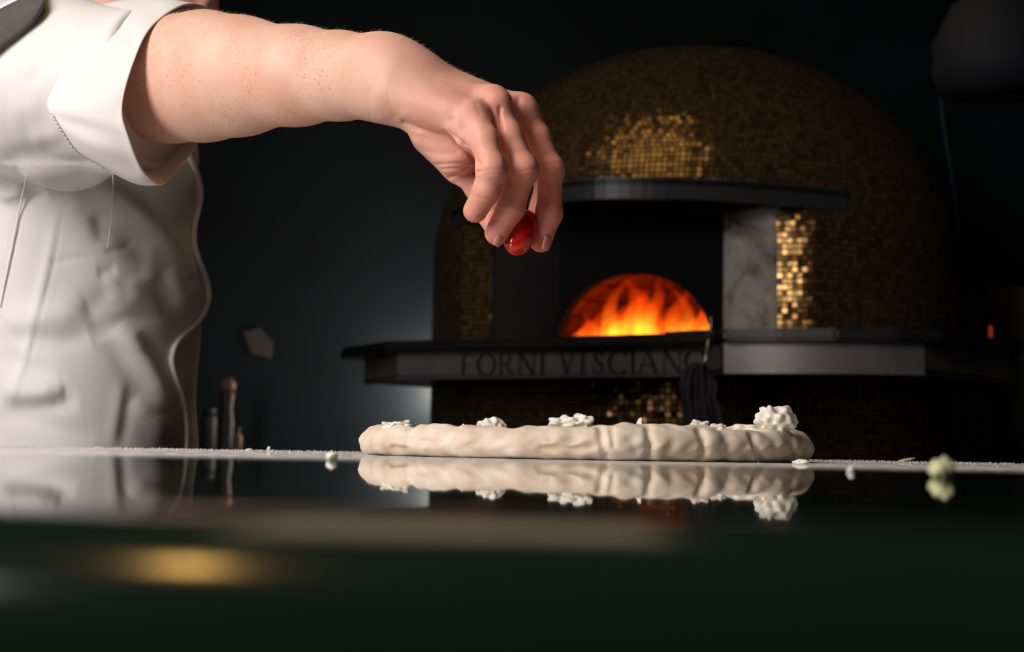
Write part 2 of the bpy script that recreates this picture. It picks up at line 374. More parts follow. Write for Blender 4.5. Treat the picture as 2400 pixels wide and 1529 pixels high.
def sdf_mesh(F, lo, hi, h, B=8, newton=2, slack=1.6):
    lo = np.asarray(lo, np.float32); hi = np.asarray(hi, np.float32)
    nb = np.ceil((hi-lo)/h/B).astype(int); n = nb*B+1
    vol = np.empty(n, np.float32)
    bc = np.stack(np.meshgrid(*[(np.arange(nb[i])+0.5)*B*h+lo[i] for i in range(3)], indexing='ij'), -1).reshape(-1, 3).astype(np.float32)
    def ev(pts, ch=400000):
        return np.concatenate([F(pts[i:i+ch]) for i in range(0, len(pts), ch)]).astype(np.float32) if len(pts) else np.zeros(0, np.float32)
    dc = ev(bc); act = np.abs(dc) < B*h*0.87*slack
    big = np.repeat(np.repeat(np.repeat(np.where(dc.reshape(nb) < 0, -1.0, 1.0), B, 0), B, 1), B, 2)
    vol[:] = 1.0; vol[:-1, :-1, :-1] = big
    ids = np.argwhere(act.reshape(nb)); g = np.arange(B+1)
    off = np.stack(np.meshgrid(g, g, g, indexing='ij'), -1).reshape(-1, 3)
    for s in range(0, len(ids), 600):
        ii = ids[s:s+600]; idx = (ii[:, None, :]*B+off[None]).reshape(-1, 3)
        d = ev((idx*h+lo).astype(np.float32)); vol[idx[:, 0], idx[:, 1], idx[:, 2]] = d
    ins = vol < 0
    c = np.zeros(n-1, np.int8)
    corners = [(i, j, k) for i in (0, 1) for j in (0, 1) for k in (0, 1)]
    sl = lambda o: tuple(slice(o[i], n[i]-1+o[i]) for i in range(3))
    for o in corners: c += ins[sl(o)]
    cells = np.argwhere((c > 0) & (c < 8))
    cid = np.full(n-1, -1, np.int64); cid[cells[:, 0], cells[:, 1], cells[:, 2]] = np.arange(len(cells))
    vals = {o: vol[cells[:, 0]+o[0], cells[:, 1]+o[1], cells[:, 2]+o[2]] for o in corners}
    acc = np.zeros((len(cells), 3)); cnt = np.zeros(len(cells))
    for o in corners:
        for ax in range(3):
            if o[ax]: continue
            o2 = list(o); o2[ax] = 1; o2 = tuple(o2)
            a, b = vals[o], vals[o2]; m = (a < 0) != (b < 0)
            t = np.where(m, a/np.where(m, a-b, 1), 0)
            pos = np.array(o, float)[None].repeat(len(cells), 0); pos[:, ax] += t
            acc += pos*m[:, None]; cnt += m
    V = (cells+acc/cnt[:, None])*h+lo
    faces = []
    for ax in range(3):
        s0 = [slice(None)]*3; s1 = [slice(None)]*3; s0[ax] = slice(0, n[ax]-1); s1[ax] = slice(1, n[ax])
        A = ins[tuple(s0)]; Bq = ins[tuple(s1)]; e = np.argwhere(A != Bq)
        u, v = (ax+1) % 3, (ax+2) % 3
        e = e[(e[:, u] > 0) & (e[:, v] > 0) & (e[:, u] < n[u]-1) & (e[:, v] < n[v]-1)]
        def cell(du, dv):
            q = e.copy(); q[:, u] -= du; q[:, v] -= dv
            return cid[q[:, 0], q[:, 1], q[:, 2]]
        q = np.stack([cell(0, 0), cell(1, 0), cell(1, 1), cell(0, 1)], 1)
        fl = A[e[:, 0], e[:, 1], e[:, 2]]; q[~fl] = q[~fl][:, ::-1]
        faces.append(q)
    Fq = np.concatenate(faces); Fq = Fq[(Fq >= 0).all(1)]
    V = V.astype(np.float32)
    for _ in range(newton):
        e = h*0.5; d = ev(V); G = np.stack([ev(V+np.eye(3, dtype=np.float32)[i]*e)-d for i in range(3)], 1)/e
        V = V-np.clip(d, -h, h)[:, None]*G/np.maximum((G*G).sum(1), 0.2)[:, None]
    e = h*0.5; d = ev(V); G = np.stack([ev(V+np.eye(3, dtype=np.float32)[i]*e)-d for i in range(3)], 1)
    Nn = G/(np.linalg.norm(G, axis=1)[:, None]+1e-12)
    return V, Fq, Nn
def march(F, px, py, y0=0.8, y1=2.2, lift=0.0):
    r = ray(px, py).astype(np.float32); y = y0
    L = float(np.linalg.norm(r))
    for _ in range(120):
        p = (CP+r*y).astype(np.float32)
        d = float(F(p[None])[0])-lift
        if d < 0.0004: return CP+r*y
        y += d*0.6/L
        if y > y1: return None
    return CP+r*y
def polydist(X, Y, pts):
    pts = np.asarray(pts, float); best = np.full(X.shape, 1e9)
    for (ax, ay), (bx, by) in zip(pts[:-1], pts[1:]):
        dx, dy = bx-ax, by-ay; l2 = dx*dx+dy*dy+1e-9
        t = np.clip(((X-ax)*dx+(Y-ay)*dy)/l2, 0, 1)
        best = np.minimum(best, np.hypot(X-ax-t*dx, Y-ay-t*dy))
    return best
def polytd(X, Y, pts):
    pts = np.asarray(pts, float); best = np.full(X.shape, 1e9); tt = np.zeros(X.shape)
    L = np.concatenate([[0], np.cumsum(np.hypot(*np.diff(pts, axis=0).T))]); L /= L[-1]
    for k, ((ax, ay), (bx, by)) in enumerate(zip(pts[:-1], pts[1:])):
        dx, dy = bx-ax, by-ay; l2 = dx*dx+dy*dy+1e-9
        t = np.clip(((X-ax)*dx+(Y-ay)*dy)/l2, 0, 1); d = np.hypot(X-ax-t*dx, Y-ay-t*dy)
        m = d < best; best[m] = d[m]; tt[m] = (L[k]+(L[k+1]-L[k])*t)[m]
    return best, tt
def relief(V, Nn, lines, facing=0.15, taper=False):
    """push creases (negative) or ridges (positive) traced as pixel polylines into the surface that faces the camera"""
    X, Y = project(V); tocam = CP-V; tocam /= np.linalg.norm(tocam, axis=1)[:, None]
    w = np.clip(((Nn*tocam).sum(1)-facing)/0.25, 0, 1)
    D = np.zeros(len(V))
    for pts, wid, dep in lines:
        pts = np.asarray(pts, float); lo = pts.min(0)-wid*4; hi = pts.max(0)+wid*4
        m = (X > lo[0]) & (X < hi[0]) & (Y > lo[1]) & (Y < hi[1])
        if not m.any(): continue
        sm = catmull(pts, max(6, 5*len(pts))) if len(pts) > 2 else pts
        d, t = polytd(X[m], Y[m], sm)
        D[m] += dep*np.exp(-(d/wid)**2)*(np.clip(4*t*(1-t)*1.25, 0, 1)**0.8 if taper else 1.0)
    return V+Nn*(D*w)[:, None]

# ------------------------------------------------------------------ the room
XL, XR, YF, YB, ZC = -3.2, 3.4, -4.0, 5.35, 3.0
def struct(name, lo, hi, mat):
    o = box(name, lo, hi, mat); tag(o, kind='structure'); return o
struct('floor', (XL, YF, -0.05), (XR, YB, 0.0), M['floor'])
struct('ceiling', (XL, YF, ZC), (XR, YB, ZC+0.05), M['ceiling'])
struct('wall_back', (XL, YB, 0), (XR, YB+0.05, ZC), M['steel_wall'])
struct('wall_left', (XL-0.05, YF, 0), (XL, YB, ZC), M['dark_wall'])
struct('wall_right', (XR, YF, 0), (XR+0.05, YB, ZC), M['dark_wall'])
struct('wall_front', (XL, YF-0.05, 0), (XR, YF, ZC), M['dark_wall'])

# ------------------------------------------------------------------ counter
NEAR, FAR = 0.150, 1.40
cnt = empty('stone_counter', (0, 0.78, 0))
tag(cnt, 'dark green polished stone counter dusted with white flour, in the foreground', 'counter')
def counter_slab():
    prof = []
    r = 0.030
    for k in range(49):
        a = math.pi/2*(k/48); prof.append((NEAR+r-r*math.sin(a)*1.0, CT-r+r*math.cos(a)))
    prof = [(FAR-0.004, CT)] + prof + [(NEAR, CT-0.04), (FAR, CT-0.04), (FAR, CT-0.004)]
    x0, x1 = -2.2, 2.2
    n = len(prof); V = [(x0, y-0.78, z) for y, z in prof]+[(x1, y-0.78, z) for y, z in prof]
    F = [[i, (i+1) % n, n+(i+1) % n, n+i] for i in range(n)]+[list(range(n))[::-1], list(range(n, 2*n))]
    o = mesh_np('stone_slab', V, F, M['counter'], cnt, smooth=False)
    for i in range(1, 49): o.data.polygons[i].use_smooth = True
    return o
counter_slab()
box('counter_body', (-2.15, NEAR+0.06-0.78, 0.0), (2.15, FAR-0.05-0.78, CT-0.04), M['dark_wall'], cnt)

# ------------------------------------------------------------------ pizza oven
OX, OY, PHI = 0.554, 4.40, math.radians(-22.0)
RB = 0.80
LED = CAMZ+0.268; FB = CAMZ+0.170; PLB = CAMZ+0.240; HB = CAMZ+0.626; HT = CAMZ+0.680
SPR = CAMZ+0.55; RISE = 0.685
oven = empty('pizza_oven', (OX, OY, 0), PHI)
tag(oven, 'domed pizza oven clad in small gold mosaic tiles, black ledge and hood, fire inside', 'oven')
cph, sph = math.cos(PHI), math.sin(PHI)
def to_local(x, y):
    dx, dy = x-OX, y-OY
    return dx*cph+dy*sph, -dx*sph+dy*cph
def to_world(lx, ly, z):
    return np.array([OX+lx*cph-ly*sph, OY+lx*sph+ly*cph, z])
AW = 0.395                        # half width of the alcove
def surf(theta, s):
    """point on the tiled shell: theta azimuth (0 = front, + right), s profile length from the floor"""
    if s <= SPR: r, z = RB, s
    else:
        t = min((s-SPR)/DOMEL, 1.0); i = t*(len(DP)-1); k = min(int(i), len(DP)-2); f = i-k
        r, z = DP[k][0]*(1-f)+DP[k+1][0]*f, DP[k][1]*(1-f)+DP[k+1][1]*f
    lx = r*math.sin(theta); ly = -r*math.cos(theta)
    if LED-0.01 < z < HB+0.025 and ly < 0:
        q = abs(lx)-AW
        if q < 0.10:
            u = min(max(1-q/0.10, 0), 1); ly += 0.055*u
    return lx, ly, z
fine = [(RB*math.cos(a), SPR+RISE*math.sin(a)) for a in np.linspace(0, math.pi/2, 400)]
cum = np.concatenate([[0], np.cumsum([math.hypot(fine[i+1][0]-fine[i][0], fine[i+1][1]-fine[i][1]) for i in range(399)])])
DOMEL = float(cum[-1]); DP = [(float(np.interp(t, cum, [f[0] for f in fine])), float(np.interp(t, cum, [f[1] for f in fine]))) for t in np.linspace(0, DOMEL, 300)]
STOT = SPR+DOMEL
def in_opening(lx, ly, z): return ly < 0 and abs(lx) < AW and LED-0.012 < z < HB+0.02
# grout shell
def shell():
    th = np.linspace(-math.pi, math.pi, 481); ss = np.concatenate([np.arange(0, SPR, 0.02), np.linspace(SPR, STOT, 60)])
    V = []; 
    for s in ss:
        for t in th:
            lx, ly, z = surf(t, s); d = math.hypot(lx, ly)
            off = 0.0018 if (LED-0.03 < z < HB+0.05 and abs(abs(lx)-AW) < 0.14 and ly < 0) else 0.0002
            k = 1-off/max(d, 0.01); V.append((lx*k, ly*k, z))
    n = len(th); F = []
    for i in range(len(ss)-1):
        for j in range(n-1):
            q = [i*n+j, i*n+j+1, (i+1)*n+j+1, (i+1)*n+j]
            c = np.mean([V[a] for a in q], 0)
            if in_opening(*c): continue
            F.append(q)
    mesh_np('oven_shell', V, F, M['grout'], oven, smooth=False)
shell()
PITCH_T = 0.0152; TS = 0.0128
def tile_verts(c, eu, ev_, nrm):
    h = TS/2; t = 0.0007; b = 0.0008
    out = []
    for su, sv in ((-1, -1), (1, -1), (1, 1), (-1, 1)): out.append(c+eu*su*h+ev_*sv*h-nrm*0.0020)
    for su, sv in ((-1, -1), (1, -1), (1, 1), (-1, 1)): out.append(c+eu*su*(h-b)+ev_*sv*(h-b)+nrm*t)
    return out
TF = np.array([[4, 5, 6, 7], [0, 1, 5, 4], [1, 2, 6, 5], [2, 3, 7, 6], [3, 0, 4, 7]])
def tiles():
    items = []
    nrow = int(STOT/PITCH_T)
    for i in range(nrow):
        s = (i+0.5)*PITCH_T
        r = RB if s <= SPR else DP[min(int((s-SPR)/DOMEL*299), 299)][0]
        if r < 0.05: continue
        ncol = int(round(2*math.pi*r/PITCH_T))
        for j in range(ncol):
            t = -math.pi+(j+0.5)*2*math.pi/ncol
            if abs(t) > 2.2: continue
            c = np.array(surf(t, s))
            if in_opening(*c): continue
            a = np.array(surf(t+0.004, s)); b = np.array(surf(t, min(s+0.004, STOT)))
            eu = a-c; eu /= np.linalg.norm(eu)
            ev_ = b-c; ev_ -= eu*(ev_@eu); l = np.linalg.norm(ev_)
            if l < 1e-6: continue
            ev_ /= l; nr = np.cross(eu, ev_)
            if nr[0]*c[0]+nr[1]*c[1]+nr[2]*0.2 < 0 and c[2] < SPR: nr = -nr
            items.append((c, eu, ev_, nr))
    # choose the 300 nearest ones that the photo shows
    cand = []
    for k, (c, eu, ev_, nr) in enumerate(items):
        w = to_world(*c); wn = np.array([nr[0]*cph-nr[1]*sph, nr[0]*sph+nr[1]*cph, nr[2]])
        v = CP-w; d = np.linalg.norm(v)
        if (wn@v)/d < 0.25: continue
        px, py = project(w[None]); px, py = px[0], py[0]
        ok = (py > 905 and py < 1000 and 1400 < px < 1600) or (1825 < px < 1960 and 505 < py < 765) or (py < 410 and 1330 < px < 1900 and py > 330)
        if ok: cand.append((d, k))
    cand.sort(); pick = {k for _, k in cand[:300]}
    allV = []; cnt_ = 0; tone = []
    base = None
    for k, (c, eu, ev_, nr) in enumerate(items):
        jx, jy = RNG.normal(0, 0.055, 2)
        n2 = nr+eu*jx+ev_*jy; n2 /= np.linalg.norm(n2); e2 = eu-n2*(eu@n2); e2 /= np.linalg.norm(e2); v2 = np.cross(n2, e2)
        if k in pick:
            if base is None:
                I = np.eye(3); base = bpy.data.meshes.new('mosaic_tile')
                base.from_pydata([tuple(v) for v in tile_verts(np.zeros(3), I[0], I[1], I[2])], [], TF.tolist()); base.materials.append(M['gold_tile']); base.materials.append(M['grout'])
                for q in range(1, 5): base.polygons[q].material_index = 1
            o = bpy.data.objects.new('mosaic_tile', base); link(o, oven)
            mt = Matrix.Identity(4)
            for r_ in range(3): mt[r_][0], mt[r_][1], mt[r_][2], mt[r_][3] = e2[r_], v2[r_], n2[r_], c[r_]
            o.matrix_local = mt
        else:
            allV += tile_verts(c, e2, v2, n2); cnt_ += 1; tone.append(RNG.random())
    F = (TF[None]+(np.arange(cnt_)*8)[:, None, None]).reshape(-1, 4)
    o = mesh_np('mosaic_tiles', np.array(allV), F, M['gold'], oven, smooth=False)
    at = o.data.attributes.new('tone', 'FLOAT', 'POINT'); at.data.foreach_set('value', np.repeat(np.array(tone, np.float32), 8))
    o['kind'] = 'stuff'; o.data.materials.append(M['grout'])
    o.data.polygons.foreach_set('material_index', np.tile(np.array([0, 1, 1, 1, 1], np.int32), cnt_))
tiles()

# alcove: side walls, ceiling, inner face with arched mouth, chamber
IW, IY = 0.235, -0.545            # inner face half width and position
FY = -math.sqrt(RB*RB-AW*AW)+0.054
for sgn, mt in ((-1, 'blackmetal'), (1, 'ash_wall')):
    a = (sgn*AW, FY); b = (sgn*IW, IY)
    o = mesh_np('alcove_side_panel', [(a[0], a[1], LED), (b[0], b[1], LED), (b[0], b[1], HB+0.02), (a[0], a[1], HB+0.02),
              (a[0]+sgn*0.01, a[1]+0.01, LED), (b[0]+sgn*0.01, b[1]+0.01, LED), (b[0]+sgn*0.01, b[1]+0.01, HB+0.02), (a[0]+sgn*0.01, a[1]+0.01, HB+0.02)],
              [[0, 1, 2, 3], [7, 6, 5, 4], [0, 3, 7, 4], [1, 5, 6, 2], [3, 2, 6, 7], [0, 4, 5, 1]], M[mt], oven, smooth=False)
prism('alcove_ceiling', [(-AW, FY-0.02), (AW, FY-0.02), (IW+0.02, IY+0.02), (-IW-0.02, IY+0.02)], HB+0.012, HB+0.03, M['soot'], oven)
MW, MH, MX = 0.232, 0.222, -0.018            # mouth half width and height
arch = [(MX+MW*math.cos(a), MH*math.sin(a)**0.9 if math.sin(a) > 0 else 0) for a in np.linspace(0, math.pi, 41)]
def inner_face():
    V = []; F = []
    n = len(arch); top = HB+0.02
    for x, h in arch: V.append((x, IY, LED+h))
    for x, h in arch: V.append((x, IY, top))
    for i in range(n-1): F.append([i, i+1, n+i+1, n+i])
    for x, h in arch: V.append((x, IY+0.07, LED+h))
    for i in range(n-1): F.append([i, 2*n+i, 2*n+i+1, i+1])
    k = len(V); V += [(-IW-0.02, IY, LED), (-IW-0.02, IY, top), (IW+0.02, IY, LED), (IW+0.02, IY, top)]
    F += [[k, n-1, 2*n-1, k+1], [0, k+2, k+3, n]]
    mesh_np('mouth_plate', V, F, M['soot'], oven, smooth=False)
    rim = np.array([(x*1.0, IY-0.006, LED+h) for x, h in arch])
    tube('mouth_rim', rim, 0.010, M['soot'], oven, sides=6)
inner_face()
def chamber():
    # brick vault behind the mouth, courses with recessed joints
    a0, zr = 0.50, 0.36; cy = IY+0.07+0.44
    V = []; F = []
    nc, nr = 44, 9
    for i in range(nr):
        e0, e1 = (i+0.06)/nr*math.pi/2, (i+0.94)/nr*math.pi/2
        for j in range(nc):
            sh = 0.5 if i % 2 else 0
            t0, t1 = (j+0.05+sh)/nc*2*math.pi, (j+0.95+sh)/nc*2*math.pi
            tm = (t0+t1)/2
            if math.cos(tm) < -0.80 and i < 5: continue
            k = len(V); g = 1+random.uniform(-0.012, 0.012)
            for s in (g, 1.10):
                for (t, e) in ((t0, e0), (t1, e0), (t1, e1), (t0, e1)):
                    V.append((a0*s*math.cos(e)*math.sin(t), cy+0.44*s*math.cos(e)*math.cos(t), LED-0.02+zr*s*math.sin(e)))
            F += [[k, k+1, k+2, k+3], [k, k+4, k+5, k+1], [k+1, k+5, k+6, k+2], [k+2, k+6, k+7, k+3], [k+3, k+7, k+4, k]]
    o = mesh_np('brick_vault', V, F, M['brick'], oven, smooth=False); o['kind'] = 'stuff'
    V = [(0, cy, LED+zr*1.07)]; F = []
    for e in np.linspace(math.pi/2*0.9, 0, 9):
        for t in np.linspace(0, 2*math.pi, 40, endpoint=False):
            V.append((a0*1.07*math.cos(e)*math.sin(t), cy+0.44*1.07*math.cos(e)*math.cos(t), LED-0.02+zr*1.07*math.sin(e)))
    for j in range(40): F.append([0, 1+j, 1+(j+1) % 40])
    for i in range(8):
        for j in range(40):
            tm = (j+0.5)/40*2*math.pi
            if math.cos(tm) < -0.80 and i > 3: continue
            F.append([1+i*40+j, 1+(i+1)*40+j, 1+(i+1)*40+(j+1) % 40, 1+i*40+(j+1) % 40])
    mesh_np('vault_mortar', V, F, M['grout'], oven)
    ring = [(0.52*math.sin(t), cy+0.46*math.cos(t)) for t in np.linspace(0, 2*math.pi, 40, endpoint=False)]
    prism('oven_floor', ring, LED-0.02, LED-0.004, M['ash_floor'], oven)
    return cy
CYV = chamber()

# ledge: top plate, fascia
plan_w = [(-0.495, 4.10), (-0.475, 3.98), (-0.33, 3.70), (0.455, 3.235), (0.470, 3.135), (0.58, 3.092), (0.70, 3.062), (0.83, 3.05), (0.93, 3.06), (1.22, 3.38), (1.36, 3.9), (1.36, 4.35), (0.55, 4.45), (-0.2, 4.45)]
plan = [to_local(*p) for p in plan_w]
def poly_minus(poly, inset):
    c = np.mean(poly, 0); out = []
    for p in poly:
        d = np.array(p)-np.array(to_local(0.55, 4.3)); l = np.linalg.norm(d); out.append(tuple(np.array(p)-d/l*inset))
    return out
prism('ledge_plate', plan, PLB, LED, M['blackmetal'], oven, bev=0.006)
# fascia: three plates hung under the ledge plate
def fascia(a, b, name='ledge_fascia', mat='fascia', th=0.02):
    A = np.array(to_local(*a)); B_ = np.array(to_local(*b)); d = B_-A; d /= np.linalg.norm(d); n = np.array([d[1], -d[0]])
    poly = [A, B_, B_-n*th, A-n*th]
    return prism(name, [tuple(p) for p in poly], FB, PLB, M[mat], oven, bev=0.002)
FA, FB2, FC, FD, FE = (-0.425, 4.10), (-0.30, 3.735), (0.430, 3.305), (0.90, 3.096), (1.20, 3.42)
FC2 = (0.475, 3.172)
CURVE = [FC2, (0.53, 3.150), (0.585, 3.131), (0.64, 3.116), (0.70, 3.104), (0.76, 3.096), (0.82, 3.092), (0.90, 3.096)]
def curved_fascia():
    C = catmull([to_local(*p) for p in CURVE], 40); T = np.gradient(C, axis=0); T /= np.linalg.norm(T, axis=1)[:, None]
    Nq = np.stack([T[:, 1], -T[:, 0]], 1); I_ = C-Nq*0.02
    R_ = [np.column_stack([I_, np.full(40, FB)]), np.column_stack([C, np.full(40, FB)]), np.column_stack([C, np.full(40, PLB)]), np.column_stack([I_, np.full(40, PLB)])]
    o = loft('ledge_fascia', np.array(R_), M['fascia'], oven, closed=False)
    md = o.modifiers.new('e', 'EDGE_SPLIT'); md.split_angle = math.radians(40)
fascia(FA, FB2); CFAS = fascia(FB2, (0.452, 3.292)); fascia((0.452, 3.292), FC2); curved_fascia(); fascia(FD, FE); fascia(FE, (1.33, 3.95))
under = [to_local(*p) for p in (FA, FB2, (0.452, 3.292), *CURVE, FE, (1.33, 3.95), (1.33, 4.4), (-0.2, 4.45))]
prism('ledge_underside', under, FB+0.004, FB+0.012, M['blackmetal'], oven)

# lettering on the fascia, stroke-built roman capitals
LET = {
 'F': [((0, 0), (0, 1), .16), ((0, .97), (.5, .97), .06), ((0, .52), (.38, .52), .06), ((-.12, .02), (.14, .02), .05), ((.5, .8), (.5, 1), .05)],
 'O': 'O', 'R': [((0, 0), (0, 1), .16), ((0, .97), (.3, .97), .06), ((.3, .97), (.46, .86), .1), ((.46, .86), (.46, .64), .14), ((.46, .64), (.3, .52), .1), ((.3, .52), (0, .52), .06), ((.22, .52), (.62, 0), .14), ((-.12, .02), (.14, .02), .05)],
 'N': [((0, 0), (0, 1), .07), ((0, 1), (.72, 0), .16), ((.72, 0), (.72, 1), .07), ((-.1, .02), (.1, .02), .05), ((.6, .98), (.84, .98), .05), ((-.12, .98), (.06, .98), .05)],
 'I': [((0, 0), (0, 1), .17), ((-.14, .02), (.14, .02), .05), ((-.14, .98), (.14, .98), .05)],
 'V': [((-.30, 1), (0, 0), .16), ((0, 0), (.30, 1), .07), ((-.4, .98), (-.2, .98), .05), ((.22, .98), (.4, .98), .05)],
 'S': [((.36, .82), (.2, .97), .07), ((.2, .97), (0, .9), .09), ((0, .9), (-.02, .7), .14), ((-.02, .7), (.34, .36), .16), ((.34, .36), (.34, .14), .14), ((.34, .14), (.14, .02), .09), ((.14, .02), (-.06, .16), .07), ((.36, .74), (.36, .98), .05), ((-.06, .02), (-.06, .26), .05)],
 'C': 'C', 'A': [((-.4, 0), (0, 1), .07), ((0, 1), (.4, 0), .16), ((-.24, .36), (.24, .36), .05), ((-.5, .02), (-.28, .02), .05), ((.28, .02), (.52, .02), .05)],
}
def letter(ch, px):
    A = np.array(FB2); Bw = np.array((0.452, 3.292))
    r = ray(px, 845); d = Bw-A
    # intersect the view ray with the fascia plane in plan
    M2 = np.array([[r[0], -d[0]], [r[1], -d[1]]]); t, u = np.linalg.solve(M2, A)
    u = float(u); org = A+d*u; dn = d/np.linalg.norm(d)
    h = 0.0545; z0 = FB+0.0075
    segs = LET[ch]; xo = {'F': -.2, 'R': -.25, 'N': -.36, 'S': -.16}.get(ch, 0)
    if segs in ('O', 'C'):
        segs_ = []
        a0, a1 = (0, 2*math.pi) if segs == 'O' else (math.radians(40), math.radians(320))
        n = 22; pts = [(0.46*math.cos(a), .5+.5*math.sin(a)) for a in np.linspace(a0, a1, n)]
        for i in range(n-1):
            mid = (a0+(a1-a0)*(i+.5)/(n-1)); segs_.append((pts[i], pts[i+1], .05+.12*abs(math.cos(mid))))
        if segs == 'C': segs_.append(((.36, .7), (.36, .98), .05)); segs_.append(((.36, .02), (.36, .2), .05))
        segs = segs_
    bm = bmesh.new(); nrm = np.array([dn[1], -dn[0]])
    for (x0, y0), (x1, y1), w in segs:
        dx, dy = x1-x0, y1-y0; l = math.hypot(dx, dy); ox, oy = -dy/l*w/2, dx/l*w/2
        ex, ey = dx/l*w*0.12, dy/l*w*0.12
        vs = []
        for dep in (-0.001, 0.0022):
            for X, Y in ((x0+ox-ex, y0+oy-ey), (x0-ox-ex, y0-oy-ey), (x1-ox+ex, y1-oy+ey), (x1+ox+ex, y1+oy+ey)):
                q = org+dn*((X+xo)*h)+nrm*dep; lx, ly = to_local(*q); vs.append(bm.verts.new((lx, ly, z0+Y*h)))
        for f in ((4, 5, 6, 7), (0, 1, 5, 4), (1, 2, 6, 5), (2, 3, 7, 6), (3, 0, 4, 7)): bm.faces.new([vs[i] for i in f])
    o = mesh_bm('letter', bm, M['letter'], CFAS)
    return o
for ch, px in zip('FORNIVISCIANO', (1096, 1141, 1186, 1236, 1272, 1330, 1366, 1404, 1451, 1484, 1519, 1576, 1631)): letter(ch, px)

# hood over the mouth
def hood():
    Lh = np.array(to_local(-0.185, 4.10)); Rh = np.array(to_local(0.868, 3.665))
    mid = (Lh+Rh)/2; d = Rh-Lh; half = np.linalg.norm(d)/2; d /= np.linalg.norm(d); n = np.array([d[1], -d[0]])
    if n[1] > 0: n = -n
    sag = 0.36; out = []
    for t in np.linspace(-1, 1, 41):
        out.append(mid+d*half*t+n*sag*(1-abs(t)**1.7))
    back = [mid+d*half*t*0.9-n*0.10 for t in np.linspace(1, -1, 9)]
    poly = [tuple(p) for p in out]
    # curved front band
    band = np.array([[(p[0], p[1], z) for p in out] for z in (HB, HT)]); 
    inn = []
    for t, p in zip(np.linspace(-1, 1, 41), out): inn.append(p-n*0.012)
    rings = [[(p[0], p[1], HB) for p in inn], [(p[0], p[1], HB) for p in out], [(p[0], p[1], HT) for p in out], [(p[0], p[1], HT) for p in inn]]
    loft('hood_band', rings, M['fascia_dark'], oven, closed=False, smooth=False)
    prism('hood_plate', poly+[tuple(p) for p in back], HT-0.018, HT-0.004, M['blackmetal'], oven)
M['fascia_dark'] = simple('charcoal_satin_metal', (0.055, 0.058, 0.065), 0.42, metal=0.3, noise=0.15, scale=9)
hood()

# fire
fire = empty('fire', to_world(0, CYV-0.12, LED)); fire.rotation_euler = (0, 0, PHI)
tag(fire, 'yellow, orange and red flames burning inside the arched oven mouth', 'fire')
def flame(x, y, w, h, lean, twist, seed):
    rg = random.Random(seed); n, sds = 14, 10; rings = []
    ph = rg.uniform(0, 6)
    for k in range(n):
        t = k/(n-1); r = w*(0.55+1.2*t*(1-t)*1.6)*(1-t)**0.75
        r = max(r, 0.0008)
        cx = lean*h*t*t+0.030*math.sin(7*t+ph)*t; cy_ = 0.010*math.cos(4*t+ph)*t
        rings.append([(x+cx+r*math.cos(a+twist*t)*(1+0.15*math.sin(3*a+ph)), y+cy_+0.6*r*math.sin(a+twist*t), 0.004+h*t) for a in np.linspace(0, 2*math.pi, sds, endpoint=False)])
    return loft('flame', rings, M['flame'], fire, caps=True)
rgf = random.Random(11)
FL = [(-.285, .02, .03, .17, .2), (-.26, .05, .034, .20, .3), (-.235, .0, .028, .15, .05), (-.20, .04, .040, .235, .42), (-.165, .0, .030, .17, -.15), (-.125, .06, .048, .285, .30), (-.085, .0, .034, .20, .35),
      (-.045, .03, .030, .15, -.3), (-.01, .06, .050, .25, .12), (.03, .02, .034, .21, .45), (.075, .0, .030, .14, .1), (.095, .05, .042, .225, -.30), (.135, .0, .028, .165, .5), (.165, .05, .026, .13, -.2),
      (.20, .04, .036, .205, .6), (.235, .0, .028, .14, .5), (.26, .05, .03, .20, .3)]
for k in range(15): FL.append((-.29+k*.040, -.05+rgf.uniform(-.02, .02), .040, rgf.uniform(.125, .16), rgf.uniform(-.15, .2)))
for k in range(9): FL.append((-.25+k*.055+rgf.uniform(-.02, .02), .09+rgf.uniform(-.02, .02), .046*rgf.uniform(.6, 1.3), rgf.uniform(.20, .31)-(.09 if k in (4, 7) else 0), rgf.uniform(-.45, .55)))
for i, (x, y, w, h, l) in enumerate(FL): flame(x-0.01, y, w, h, l, 1.0, i)
fl = point('fire_light', tuple(to_world(-0.05, CYV-0.05, LED+0.10)), 0.08, 1.1, (1.0, 0.025, 0.003))

# towel and hook at the ledge corner
def towel():
    hk = empty('towel_hook', Pz(1660, 795, LED))
    tag(hk, 'thin bent steel hook on the oven ledge holding the dark towel', 'hook')
    o = np.array(hk.location)
    a = [P(1560, 781, 3.22), P(1600, 779, 3.20), P(1652, 777, 3.16), P(1664, 776, 3.14)]
    b = [P(1667, 744, 3.14), P(1665, 776, 3.14), P(1660, 800, 3.10), P(1654, 840, 3.085), P(1648, 862, 3.09)]
    tube('hook_bar', np.array(a)-o, 0.0035, M['steel'], hk, n=10); tube('hook_rod', np.array(b)-o, 0.004, M['steel'], hk, n=16)
    Yt = 3.06
    nu, nv = 44, 26; rows = []
    for i in range(nv):
        v = i/(nv-1); py = 852+v*150
        xl = np.interp(v, [0, .12, .3, 1], [1628, 1600, 1592, 1607]); xr = np.interp(v, [0, .1, .35, .55, .7, 1], [1652, 1664, 1678, 1672, 1682, 1690])
        row = []
        for j in range(nu):
            u = j/(nu-1); px = xl+(xr-xl)*u
            dep = 0.012*math.sin(u*15+1.2*v)*(0.3+0.7*v)+0.006*math.sin(u*31+4*v+1)+0.004*math.sin(9*v+7*u)
            row.append(P(px, py+4*math.sin(u*9)*(1 if v > .9 else 0.2), Yt+dep))
        rows.append(row)
    o2 = loft('hanging_towel', np.array(rows), M['cloth_dark'], None, closed=False)
    md = o2.modifiers.new('s', 'SOLIDIFY'); md.thickness = 0.006; md.offset = 1
    tag(o2, 'crumpled charcoal towel hanging from the hook below the oven lettering', 'towel')
towel()
